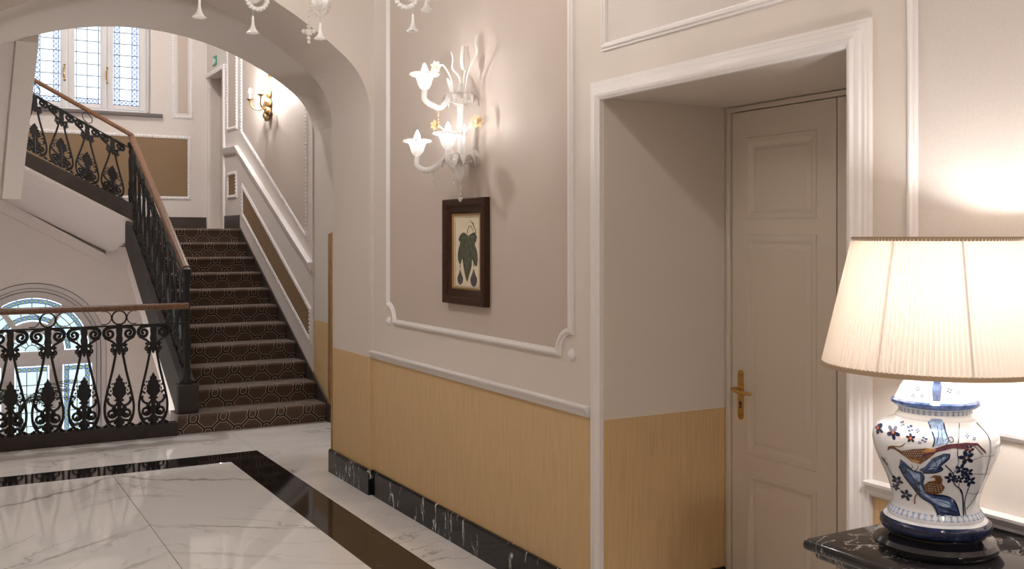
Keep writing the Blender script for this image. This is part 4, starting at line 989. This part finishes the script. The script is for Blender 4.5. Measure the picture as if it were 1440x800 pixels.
s2 = MB().tube(smooth_path([(SO-.01, SY-.05, 2.0), (SO-.01, SY-.07, 2.10), (SO-.01, SY-.14, 2.16), (SO-.01, SY-.19, 2.16)], 5), .0045, 6).build('flower_stem', 'murano_white', sc)
flower(sc, (SO-.015, SY-.21, 2.16), (-.6, -.8, 0), .036, 'murano_gold'); 
s3 = MB().tube(smooth_path([(SO-.03, SY+.0, 2.0), (SO-.06, SY+.03, 2.12), (SO-.11, SY+.03, 2.16)], 5), .0045, 6).build('flower_stem', 'murano_white', sc)
flower(sc, (SO-.12, SY+.03, 2.16), (-.8, -.5, 0), .030, 'murano_gold')
for (zz, rr2, nl) in ((2.0, .070, 9), (2.305, .062, 8)):
    for i in range(nl):
        a = 2*PI*(i+.3)/nl; d = Vector((math.cos(a), math.sin(a), 0)); b_ = Vector((SO, SY, zz))+d*rr2*.7
        m = MB(); glass_leaf(m, bez(b_, b_+d*.03+Vector((0, 0, .03)), b_+d*.05+Vector((0, 0, .005)), b_+d*.048+Vector((0, 0, -.045)), 7), .015, Vector((-d.y, d.x, 0))); m.build('glass_leaf', 'murano_clear' if i % 2 else 'murano_white', sc, ang=50)
m = MB()
for i in range(7): m.ball((SO, SY, 1.88-.0125*i), .0045+.0015*(i % 2), 6)
m.ball((SO, SY, 1.79), .010, 8, (1, 1, 1.2)).ball((SO, SY+.013, 1.795), .007, 8).ball((SO, SY-.013, 1.795), .007, 8); m.build('pendant_drop', 'murano_clear', sc)
m = MB()
for j, (zz, rr2) in enumerate(((2.0, .090), (2.30, .085))):
    for i in range(18):
        a = 2*PI*i/18; m.ball((SO+rr2*.8*math.cos(a), SY+rr2*math.sin(a), zz-.012*abs(math.sin(a*3))-.014), .0075, 6)
m.build('bead_garland', 'murano_clear', sc, kind='stuff')

# ------------------------------------------------------------------ gilt candle sconce on the stair wall
GY, GX = 10.15, SX
gs = thing('wall_sconce', 'gilt carved wall sconce with two lit candles on the stair wall', 'wall lamp', (GX-.01, GY, 2.9))
m = MB(); 
for i in range(9):
    t = i/8; m.ball((GX-.045, GY+.055*math.sin(i*2.1), 2.82+.24*t), .052-.016*abs(t-.5), 8, (.7, 1, 1))
m.lathe([(.001, 2.80), (.016, 2.81), (.026, 2.835), (.018, 2.86), (.03, 2.90), (.045, 2.96), (.03, 3.02), (.02, 3.06), (.001, 3.07)], (GX-.04, GY, 0), 12); m.build('carved_body', 'gold_old', gs, ang=60)
m = MB()
for i in range(16):
    t = i/15; m.ball((GX-.02, GY+.03*math.sin(i*2.4), 3.06+.46*t), .024+.008*math.sin(i*1.7), 7, (.6, 1, 1))
m.tube([(GX-.014, GY-.03, 3.05), (GX-.014, GY-.035, 3.5)], .012, 6).tube([(GX-.014, GY+.03, 3.05), (GX-.014, GY+.035, 3.5)], .012, 6)
m.ball((GX-.03, GY, 3.53), .05, 8, (.5, 1, .8)).ball((GX-.03, GY+.06, 3.49), .03, 8, (.5, 1, .8)).ball((GX-.03, GY-.06, 3.49), .03, 8, (.5, 1, .8)); m.build('carved_backplate', 'gold_old', gs, ang=60)
for dy in (-.20, .20):
    arm = smooth_path([(GX-.05, GY+dy*.1, 2.93), (GX-.10, GY+dy*.35, 2.90), (GX-.15, GY+dy*.75, 2.93), (GX-.16, GY+dy, 3.00)], 5)
    ao = MB().tube(arm, .009, 8).build('arm', 'gold_old', gs)
    e = Vector((GX-.16, GY+dy, 3.00)); MB().lathe([(.006, 0), (.02, .004), (.03, .018), (.04, .024), (.03, .022), (.012, .014)], e, 14).build('drip_pan', 'gold_old', ao)
    MB().lathe([(.010, 0), (.010, .07), (.001, .071)], e+Vector((0, 0, .012)), 10).build('candle_sleeve', 'porcelain', ao)
    bulb_mb(e+Vector((0, 0, .084)), .05, .014).build('bulb', 'bulb_gilt', ao)

# ------------------------------------------------------------------ framed botanical picture
PY0, PY1, PZ0, PZ1 = 4.367, 4.840, 1.256, 1.800
pf = thing('picture_frame', 'dark wooden frame with a print of a fig leaf and two figs', 'picture', (RW-.01, (PY0+PY1)/2, PZ0))
fP = lambda u, v, d: (RW-.004-d, u, v)
q = .0
FP = [(0, 0), (0, .030), (.006, .035), (.030, .034), (.038, .030), (.042, .022), (.062, .019), (.068, .014), (.078, .010), (.080, 0)]
PB = [(PY0, PZ0), (PY1, PZ0), (PY1, PZ1), (PY0, PZ1)]
MB().sweep(PB, FP, fP, closed=True).build('frame', 'frame_wood', pf)
MB().sweep([(PY0+.076, PZ0+.076), (PY1-.076, PZ0+.076), (PY1-.076, PZ1-.076), (PY0+.076, PZ1-.076)], [(0, .006), (.002, .013), (.008, .012), (.011, .006)], fP, closed=True).build('gilt_slip', 'gilt_edge', pf)
MB().box(RW-.004, RW-.001, PY0+.01, PY1-.01, PZ0+.01, PZ1-.01).build('backing', 'frame_wood', pf, smooth=False)
pp = MB().prism([(PY0+.07, PZ0+.07), (PY1-.07, PZ0+.07), (PY1-.07, PZ1-.07), (PY0+.07, PZ1-.07)], fP, .001, .004).build('print', 'paper', pf, smooth=False)
# print coordinates: u 0..1 from the far side (photo left) to the near side, v 0..1 up
def pr(u, v): return (PY1-.085-u*(PY1-PY0-.17), PZ0+.085+v*(PZ1-PZ0-.17))
def ink(name, pts, mat, d=.0046): MB().prism([pr(*p) for p in pts], fP, .004, d).build(name, mat, pp, smooth=False)
def inkline(m, pts, r=.0009): m.tube([fP(*pr(*p), .0046) for p in pts], r, 4)
lm = [(.48, .73), (.40, .76), (.30, .75), (.22, .71), (.18, .66), (.24, .62), (.17, .52), (.15, .42), (.20, .34), (.26, .33), (.32, .40), (.36, .30), (.42, .18), (.50, .09), (.58, .19), (.66, .30), (.68, .40), (.76, .33), (.85, .31), (.88, .42), (.85, .52), (.78, .60), (.84, .66), (.80, .74), (.72, .76), (.60, .73), (.55, .72)]
lq = smooth_path([(*p, 0) for p in lm+[lm[0]]], 3)[:-1]; ink('fig_leaf', [(p.x, p.y) for p in lq], 'leaf_green')
m = MB()
for pts in ([(.5, .72), (.50, .12)], [(.5, .70), (.22, .36)], [(.52, .70), (.82, .36)], [(.5, .71), (.26, .68)], [(.52, .71), (.78, .70)], [(.5, .5), (.40, .36)], [(.5, .5), (.60, .36)], [(.5, .38), (.44, .27)], [(.5, .38), (.56, .27)]): inkline(m, pts, .0012)
m.build('leaf_veins', 'leaf_vein', pp)
m = MB()
inkline(m, [(.5, .72), (.52, .80), (.58, .85), (.66, .84), (.72, .78)], .0018); inkline(m, [(.62, .92), (.72, .87), (.80, .80), (.82, .72), (.86, .69)], .0026); inkline(m, [(.74, .86), (.70, .90)], .002); inkline(m, [(.78, .76), (.68, .74)], .002)
bx = [(.06, .02), (.94, .02), (.94, .97), (.06, .97), (.06, .02)]; inkline(m, bx, .0009)
m.build('twig_and_border', 'print_line', pp)
for (u, v, s) in ((.24, .10, 1.0), (.74, .10, 1.15)):
    pts = []
    for i in range(20):
        t = 2*PI*i/20; r = 1+.0*math.sin(t); hh = (.095 if math.sin(t) < .2 else .095+.10*max(0, math.sin(t)-.2)**2.2); pts.append((u+.105*s*math.cos(t)*(1 if math.sin(t) < .3 else max(.15, 1-(math.sin(t)-.3)*.9)), v+.02+hh*s*math.sin(t)*.85))
    ink('fig', pts, 'fig_purple')
    m = MB(); inkline(m, [(u, v+.17*s), (u+.01, v+.22*s)], .002); m.build('fig_stalk', 'print_line', pp)

# ------------------------------------------------------------------ console table
TZ = .857
ct = thing('console_table', 'console table with a dark veined marble top against the corridor wall', 'table', (2.11, 1.2, 0))
tx0, tx1, ty0, ty1 = 1.862, RW-.012, .50, 1.812
def slab(prof, name, mat):
    # prof: (inset, z)
    m = MB(); n = len(prof)
    for (i_, z) in prof: m.v += [(tx0+i_, ty0+i_, z), (tx1, ty0+i_, z), (tx1, ty1-i_, z), (tx0+i_, ty1-i_, z)]
    for k in range(n-1):
        for j in range(4): a = 4*k; m.f.append((a+j, a+(j+1) % 4, a+4+(j+1) % 4, a+4+j))
    m.f += [(3, 2, 1, 0), tuple(range(4*n-4, 4*n))]
    return m.build(name, mat, ct, ang=50)
slab([(.06, TZ-.052), (.028, TZ-.050), (.022, TZ-.044), (.020, TZ-.034), (.012, TZ-.030), (.006, TZ-.029), (.001, TZ-.022), (0, TZ-.014), (.002, TZ-.006), (.008, TZ)], 'marble_top', 'marble_console')
slab([(.09, TZ-.20), (.085, TZ-.19), (.085, TZ-.085), (.070, TZ-.075), (.055, TZ-.062), (.045, TZ-.0535)], 'apron', 'black_wood')
for (x, y) in ((tx0+.12, ty1-.12), (tx1-.05, ty1-.12), (tx0+.12, ty0+.12), (tx1-.05, ty0+.12)):
    MB().lathe([(.001, 0), (.026, 0), (.030, .02), (.020, .05), (.024, .09), (.030, .40), (.036, .56), (.028, .60), (.040, .64), (.040, TZ-.195)], (x, y, 0), 20).build('leg', 'black_wood', ct)

# ------------------------------------------------------------------ table lamp
LX, LY = 2.08, 1.60
tl = thing('table_lamp', 'lit table lamp with pleated cream shade and blue and white porcelain jar body', 'lamp', (LX, LY, TZ))
MB().lathe([(.001, TZ+.0005), (.132, TZ+.0005), (.140, TZ+.010), (.141, TZ+.020), (.134, TZ+.030), (.118, TZ+.034), (.112, TZ+.040), (.113, TZ+.046), (.001, TZ+.047)], (LX, LY, 0), 56).build('wooden_base', 'lamp_base_black', tl)
VP = [(.001, .904), (.112, .904), (.122, .908), (.126, .918), (.124, .928), (.116, .934), (.106, .938), (.108, .946), (.104, .953), (.099, .960), (.097, .970), (.098, .985), (.103, 1.005), (.112, 1.030), (.123, 1.055), (.133, 1.080), (.140, 1.100), (.1425, 1.118), (.140, 1.134), (.133, 1.147), (.120, 1.158), (.106, 1.165), (.095, 1.169), (.090, 1.172), (.0905, 1.176), (.086, 1.180), (.082, 1.186), (.083, 1.196), (.086, 1.200), (.001, 1.201)]
vz = MB().lathe([p for p in VP if p[1] >= .934], (LX, LY, 0), 64).build('porcelain_jar', 'porcelain', tl, ang=60)
MB().lathe([(.001, .904), (.112, .904), (.122, .908), (.126, .918), (.124, .928), (.116, .934), (.10, .936)], (LX, LY, 0), 64).build('blue_foot_ring', 'vase_navy', vz)
lid = MB().lathe([(.001, 1.2012), (.094, 1.2012), (.0985, 1.206), (.097, 1.212), (.092, 1.216), (.086, 1.228), (.078, 1.245), (.066, 1.262), (.045, 1.278), (.02, 1.288), (.012, 1.295), (.001, 1.296)], (LX, LY, 0), 56).build('jar_lid', 'porcelain', tl, ang=60)
MB().lathe([(.0945, 1.2005), (.0995, 1.2055), (.0985, 1.2125), (.0925, 1.2165)], (LX, LY, 0), 56).build('blue_rim', 'vase_blue', lid)
prof_r = sorted([(z, r) for r, z in VP[11:24]]); LIDP = [(1.216, .092), (1.228, .086), (1.245, .078), (1.262, .066), (1.278, .045)]
def rad_at(z, pro):
    if z <= pro[0][0]: return pro[0][1]
    for (z0, r0), (z1, r1) in zip(pro, pro[1:]):
        if z <= z1: return r0+(r1-r0)*(z-z0)/(z1-z0)
    return pro[-1][1]
ang0 = math.atan2(-LY, -LX)
def wrap(u, v, lift, pro):
    # motif drawing units -> surface of revolution; the drawn side faces the corridor
    z = 1.1729-v*.000321; r = rad_at(z, pro); s = max(-.97, min(.97, (u-445)*.00032/max(.05, r)))
    a = ang0+math.asin(s); return Vector((LX+(r+lift)*math.cos(a), LY+(r+lift)*math.sin(a), z))
def motif_poly(m, pts, lift=.0008, pro=prof_r, maxe=22):
    tr = tessellate_polygon([[Vector((p[0], p[1], 0)) for p in pts]]); T = [[Vector((pts[i][0], pts[i][1])) for i in t] for t in tr]
    for _ in range(5):
        out = []; ch_ = False
        for a, b, c in T:
            e = [((a-b).length, 0), ((b-c).length, 1), ((c-a).length, 2)]; L_, k = max(e)
            if L_ > maxe:
                ch_ = True
                if k == 0: q_ = (a+b)/2; out += [[a, q_, c], [q_, b, c]]
                elif k == 1: q_ = (b+c)/2; out += [[a, b, q_], [a, q_, c]]
                else: q_ = (a+c)/2; out += [[a, b, q_], [q_, b, c]]
            else: out.append([a, b, c])
        T = out
        if not ch_: break
    for t in T: m.add([wrap(p.x, p.y, lift, pro) for p in t], [(0, 1, 2)])
def motif_line(m, pts, wd=4, lift=.0009, pro=prof_r, taper=False):
    P = smooth_path([(p[0], p[1], 0) for p in pts], 5)
    for i in range(len(P)-1):
        a, b = P[i], P[i+1]; d = (b-a)
        if d.length < 1e-6: continue
        d.normalize(); n_ = Vector((-d.y, d.x, 0)); t0 = 1-i/len(P)*.8 if taper else 1
        q_ = [a+n_*wd/2*t0, b+n_*wd/2*t0, b-n_*wd/2*t0, a-n_*wd/2*t0]; m.add([wrap(p.x, p.y, lift, pro) for p in q_], [(0, 1, 2, 3)])
# tree trunk and rocks
def paint(name, mat, polys=(), lines=(), lift=.0008, kind=None):
    m = MB()
    for p in polys: motif_poly(m, p, lift)
    for (p, wd) in lines: motif_line(m, p, wd, lift+.0001)
    return m.build(name, mat, vz, kind=kind)
paint('painted_tree', 'vase_blue', [[(455, 685), (460, 650), (430, 590), (350, 540), (290, 470), (235, 380), (205, 330), (215, 270), (255, 300), (300, 340), (345, 345), (370, 380), (365, 440), (385, 500), (430, 520), (500, 520), (560, 540), (585, 590), (610, 680)]])
paint('painted_bough', 'vase_blue', [[(340, 330), (380, 300), (430, 230), (500, 190), (540, 190), (530, 230), (480, 280), (490, 310), (440, 340), (370, 350)]])
paint('painted_trunk', 'vase_paleblue', [[(430, 145), (440, 100), (420, 40), (400, 0), (420, -25), (490, -25), (500, 0), (515, 50), (530, 100), (520, 120), (470, 140)]])
for hp in ([(250, 330), (300, 355), (345, 365), (350, 420), (330, 430), (285, 380)], [(400, 320), (430, 270), (500, 215), (520, 215), (480, 270), (450, 310)], [(400, 540), (470, 545), (540, 560), (555, 600), (500, 600), (440, 575)], [(330, 455), (350, 450), (375, 510), (420, 535), (400, 545), (350, 510)]):
    paint('painted_highlight', 'vase_paleblue', [hp], lift=.0012)
L_ = [([(205, 330), (240, 400), (300, 480), (350, 540), (430, 590), (462, 650), (458, 690)], 13), ([(610, 685), (590, 600), (560, 540), (500, 515), (430, 515), (385, 500)], 12), ([(345, 345), (372, 380), (365, 440), (390, 500)], 11),
      ([(540, 190), (532, 230), (480, 285), (495, 312), (440, 342), (365, 352)], 10), ([(430, 150), (442, 100), (420, 40), (400, 0)], 9), ([(520, 125), (532, 95), (515, 50), (500, 0)], 9), ([(318, 400), (335, 440), (350, 500)], 6), ([(470, 600), (530, 620), (590, 640)], 14), ([(475, 640), (540, 650), (600, 665)], 16),
      ([(270, 350), (300, 400), (330, 470), (380, 520)], 5), ([(455, 555), (510, 570), (560, 600)], 5), ([(480, 660), (540, 672), (600, 680)], 10), ([(240, 300), (215, 330), (228, 372), (252, 362), (255, 320), (235, 310), (230, 345)], 6), ([(510, 100), (550, 75), (565, 100), (545, 112), (540, 95)], 6), ([(460, 20), (468, 70), (455, 120)], 4), ([(485, 30), (492, 80), (500, 110)], 3),
      ([(440, 240), (455, 280), (430, 320)], 5), ([(480, 215), (490, 250), (465, 290)], 5), ([(370, 335), (420, 300), (480, 302), (440, 330), (380, 340)], 5),
      ([(632, 690), (630, 600), (620, 480), (570, 420), (562, 340), (510, 275)], 8), ([(650, 690), (640, 560), (670, 440), (685, 400)], 6), ([(565, 340), (597, 260), (590, 180), (600, 60), (605, 0)], 5), ([(622, 500), (600, 440), (615, 380), (650, 330)], 4), ([(618, 300), (640, 260), (650, 220), (668, 160)], 4),
      ([(720, 10), (790, 80), (808, 180), (780, 360), (720, 520), (650, 620)], 4), ([(680, 240), (760, 215), (830, 225)], 3), ([(680, 340), (760, 360), (820, 370)], 3), ([(660, 495), (720, 515), (760, 500)], 3), ([(100, 300), (115, 350), (150, 420), (175, 480)], 4), ([(80, 300), (100, 330), (125, 345)], 8), ([(215, 600), (240, 565), (255, 540)], 3)]
for p_, wd in L_: paint('painted_stroke', 'vase_navy', lines=[(p_, wd)], lift=.0013)
for (x, y, s_) in ((165, 90, 48), (285, 105, 32), (55, 90, 40), (648, 218, 52), (668, 155, 32), (615, 306, 42), (660, 330, 36), (548, 375, 42), (672, 402, 42), (600, 385, 32), (190, 455, 42), (250, 552, 44), (178, 515, 30), (640, 362, 32)):
    k = 5 if s_ > 25 else 4; P_ = []
    for i in range(k):
        a = 2*PI*i/k+x*.1; px_, py_ = x+s_*.58*math.cos(a), y+s_*.58*math.sin(a); q_ = []
        for j in range(8): t = 2*PI*j/8; ex_, ey_ = 1.3*s_*.36*math.cos(t), 1.3*s_*.22*math.sin(t); q_.append((px_+ex_*math.cos(a)-ey_*math.sin(a), py_+ex_*math.sin(a)+ey_*math.cos(a)))
        P_.append(q_)
    paint('painted_flower', 'vase_navy', P_, lift=.0010, kind='stuff')
    if y < 230: paint('flower_heart', 'vase_red' if x < 300 else 'vase_ochre', [[(x+10*math.cos(t), y+10*math.sin(t)) for t in [2*PI*j/8 for j in range(8)]]], lift=.0018)
for (x, y, s_) in ((225, 30, 18), (280, 48, 26), (375, 105, 24), (655, 70, 16), (345, 130, 14), (330, 55, 16), (700, 90, 14)):
    P_ = []
    for i in range(4):
        a = 2*PI*i/4+x; px_, py_ = x+s_*.55*math.cos(a), y+s_*.55*math.sin(a); P_.append([(px_+s_*.42*math.cos(t), py_+s_*.28*math.sin(t)) for t in [2*PI*j/7 for j in range(7)]])
    paint('painted_sprig', 'vase_blue', P_, lift=.0010, kind='stuff')
paint('painted_pheasant', 'vase_brown', [[(125, 230), (130, 195), (160, 180), (220, 205), (300, 180), (400, 160), (460, 165), (440, 200), (400, 240), (350, 285), (290, 275), (240, 240), (180, 205), (150, 205)]], [([(158, 184), (215, 176), (250, 145)], 7)], lift=.0016)
paint('painted_quail', 'vase_brown', [[(405, 385), (440, 360), (480, 360), (495, 390), (490, 420), (510, 450), (490, 495), (440, 510), (385, 500), (370, 450), (400, 415), (450, 400), (440, 378)]], lift=.0016)
paint('painted_root', 'vase_brown', lines=[([(310, 605), (312, 560), (330, 510)], 9)], lift=.0016)
paint('painted_tail', 'vase_purple', [[(440, 160), (520, 125), (640, 112), (720, 118), (770, 175), (780, 205), (720, 135), (640, 130), (660, 158), (560, 150), (470, 178), (400, 215), (350, 245), (370, 205)]], lift=.0019)
for p_, wd in (([(640, 120), (700, 140), (755, 205)], 5), ([(600, 135), (650, 150), (690, 175)], 4), ([(270, 330), (300, 320), (290, 300)], 5), ([(310, 345), (330, 325), (335, 300)], 5)): paint('painted_stroke', 'vase_purple', lines=[(p_, wd)], lift=.0019)
paint('painted_wing', 'vase_ochre', [[(355, 185), (400, 162), (455, 162), (440, 182), (385, 195)]], lift=.0022)
paint('painted_breast', 'vase_ochre', [[(300, 275), (250, 240), (290, 255), (345, 260), (335, 285)]], lift=.0022)
P_ = []
for i in range(26):
    x = 235+(i % 9)*15+(i//9)*7; y = 205+(i//9)*16-(i % 9)*2.5; P_.append([(x-3.5, y), (x, y-3.5), (x+3.5, y), (x, y+3.5)])
paint('painted_speckles', 'porcelain', P_, [([(395+(i % 5)*20+(i//5)*3, 430+(i//5)*17), (405+(i % 5)*20+(i//5)*3, 433+(i//5)*17)], 3) for i in range(20)], lift=.0023, kind='stuff')
# key-pattern bands
def key_band(par, r0, z0, r1, z1, n, mat):
    m = MB()
    for i in range(n):
        a0 = 2*PI*i/n; a1 = 2*PI*(i+.62)/n
        for (f0, f1) in ((.0, .22), (.78, 1.0)):
            q_ = []
            for (a, t) in ((a0, f0), (a1, f0), (a1, f1), (a0, f1)): rr3 = r0+(r1-r0)*t+.0008; q_.append((LX+rr3*math.cos(a), LY+rr3*math.sin(a), z0+(z1-z0)*t))
            m.add(q_, [(0, 1, 2, 3)])
        am = (a0+a1)/2; w3 = 2*PI/n*.14
        m.add([(LX+(r0+.0008)*math.cos(am-w3), LY+(r0+.0008)*math.sin(am-w3), z0), (LX+(r0+.0008)*math.cos(am+w3), LY+(r0+.0008)*math.sin(am+w3), z0), (LX+(r1+.0008)*math.cos(am+w3), LY+(r1+.0008)*math.sin(am+w3), z1), (LX+(r1+.0008)*math.cos(am-w3), LY+(r1+.0008)*math.sin(am-w3), z1)], [(0, 1, 2, 3)])
    m.build('painted_band', mat, par, kind='stuff')
key_band(vz, .107, .947, .099, .960, 46, 'vase_paleblue'); key_band(vz, .082, 1.186, .083, 1.196, 40, 'vase_paleblue')
# lid painting
m = MB()
def lv_(z): return (1.1729-z)/.000321
motif_poly(m, [(430, lv_(1.222)), (480, lv_(1.222)), (490, lv_(1.255)), (470, lv_(1.275)), (440, lv_(1.275)), (425, lv_(1.25))], .001, LIDP)
for (x, z, s) in ((330, 1.245, 18), (360, 1.262, 14), (540, 1.245, 20), (575, 1.262, 16), (300, 1.228, 16), (360, 1.23, 14), (600, 1.24, 14)):
    for i in range(4):
        a = 2*PI*i/4+x; px_, py_ = x+s*.6*math.cos(a), lv_(z)+s*.6*math.sin(a); motif_poly(m, [(px_+s*.4*math.cos(t), py_+s*.26*math.sin(t)) for t in [2*PI*j/7 for j in range(7)]], .001, LIDP)
m.build('painted_sprigs', 'vase_blue', lid, kind='stuff')
# shade: fine knife pleats, bindings, wire ribs
SZ0, SZ1, SR0, SR1 = 1.291, 1.598, .258, .186
NP = 140; m = MB()
nz_ = 7
for j in range(nz_):
    t = j/(nz_-1); z = SZ0+(SZ1-SZ0)*t; r = SR0+(SR1-SR0)*t-.004*math.sin(PI*t)*.0
    for i in range(NP*3):
        k = i % 3; a = 2*PI*(i//3+(0, .55, .62)[k])/NP; rr3 = r+(0, .0045, -.0015)[k]; m.v.append((LX+rr3*math.cos(a), LY+rr3*math.sin(a), z))
n3 = NP*3
for j in range(nz_-1):
    for i in range(n3): m.f.append((j*n3+i, j*n3+(i+1) % n3, (j+1)*n3+(i+1) % n3, (j+1)*n3+i))
shade = m.build('pleated_shade', 'shade_fabric', tl, smooth=False)
MB().lathe([(SR0-.003, SZ0+.009), (SR0+.004, SZ0+.008), (SR0+.005, SZ0-.002), (SR0-.003, SZ0-.003), (SR0-.003, SZ0+.009)], (LX, LY, 0), 72).build('bottom_binding', 'shade_trim', shade)
MB().lathe([(SR1-.003, SZ1-.006), (SR1+.004, SZ1-.006), (SR1+.004, SZ1+.004), (SR1-.003, SZ1+.004), (SR1-.003, SZ1-.006)], (LX, LY, 0), 72).build('top_binding', 'shade_trim', shade)
m = MB()
for i in range(8):
    a = ang0+.30+2*PI*i/8
    m.tube([(LX+(SR0-.005)*math.cos(a), LY+(SR0-.005)*math.sin(a), SZ0+.004), (LX+(SR1-.005)*math.cos(a), LY+(SR1-.005)*math.sin(a), SZ1-.002)], .0019, 5)
for i in range(3):
    a = ang0+.5+2*PI*i/3; m.tube([(LX+(SR1-.004)*math.cos(a), LY+(SR1-.004)*math.sin(a), SZ1-.002), (LX+.012*math.cos(a), LY+.012*math.sin(a), SZ1-.03)], .002, 5)
m.build('wire_ribs', 'wire', shade)
MB().lathe([(.001, 1.297), (.012, 1.297), (.012, 1.36), (.018, 1.365), (.020, 1.40), (.014, 1.410), (.001, 1.411)], (LX, LY, 0), 16).build('socket', 'brass', tl)
MB().tube([(LX+.03*math.cos(a), LY+.03*math.sin(a), z) for a, z in ((0, 1.40), (0, 1.56))], .002, 5).tube([(LX, LY, 1.56), (LX, LY, 1.60)], .004, 6).build('harp', 'brass', tl)
MB().lathe([(.001, 1.412), (.014, 1.415), (.018, 1.43), (.030, 1.46), (.032, 1.477), (.028, 1.497), (.015, 1.51), (.001, 1.513)], (LX, LY, 0), 12).build('bulb', 'bulb_lamp', tl)

# ------------------------------------------------------------------ lamps added out of view to raise the light level
def dome(x, y, z, mat, label):
    o = thing('fill_lamp', label, 'lamp', (x, y, z))
    MB().lathe([(.001, z-.10), (.06, z-.095), (.11, z-.07), (.13, z-.03), (.13, z-.02)], (x, y, 0), 16).build('fill_dome', mat, o)
    MB().lathe([(.132, z-.025), (.14, z-.02), (.14, z-.001), (.001, z-.001)], (x, y, 0), 24).build('mount', 'brass', o)
dome(.65, 5.2, CH, 'bulb_hall', 'added dome fill lamp on the corridor ceiling just before the arch')  # added to brighten the marble floor
dome(.65, -1.0, CH, 'bulb_rear', 'added dome fill lamp on the ceiling at the rear of the corridor')  # added to fill the door recess from behind the camera
dome(1.1, 10.2, TOP, 'bulb_stairwell', 'added dome fill lamp on the ceiling high above the stairs')  # added to brighten the upper stair walls
lw = thing('low_fill_lamp', 'added globe fill lamp on the wall below the corridor floor', 'lamp', (.7, CY1, -.55))  # added out of view to light the lower back wall and soffits
MB().lathe([(.05, 0), (.05, .015), (.02, .03), (.015, .10)], (.7, CY1, -.55), 16, Matrix.Rotation(-PI/2, 3, 'X')).build('bracket', 'brass', lw)
MB().ball((.7, CY1+.19, -.55), .10, 14).build('fill_globe', 'bulb_lower', lw)
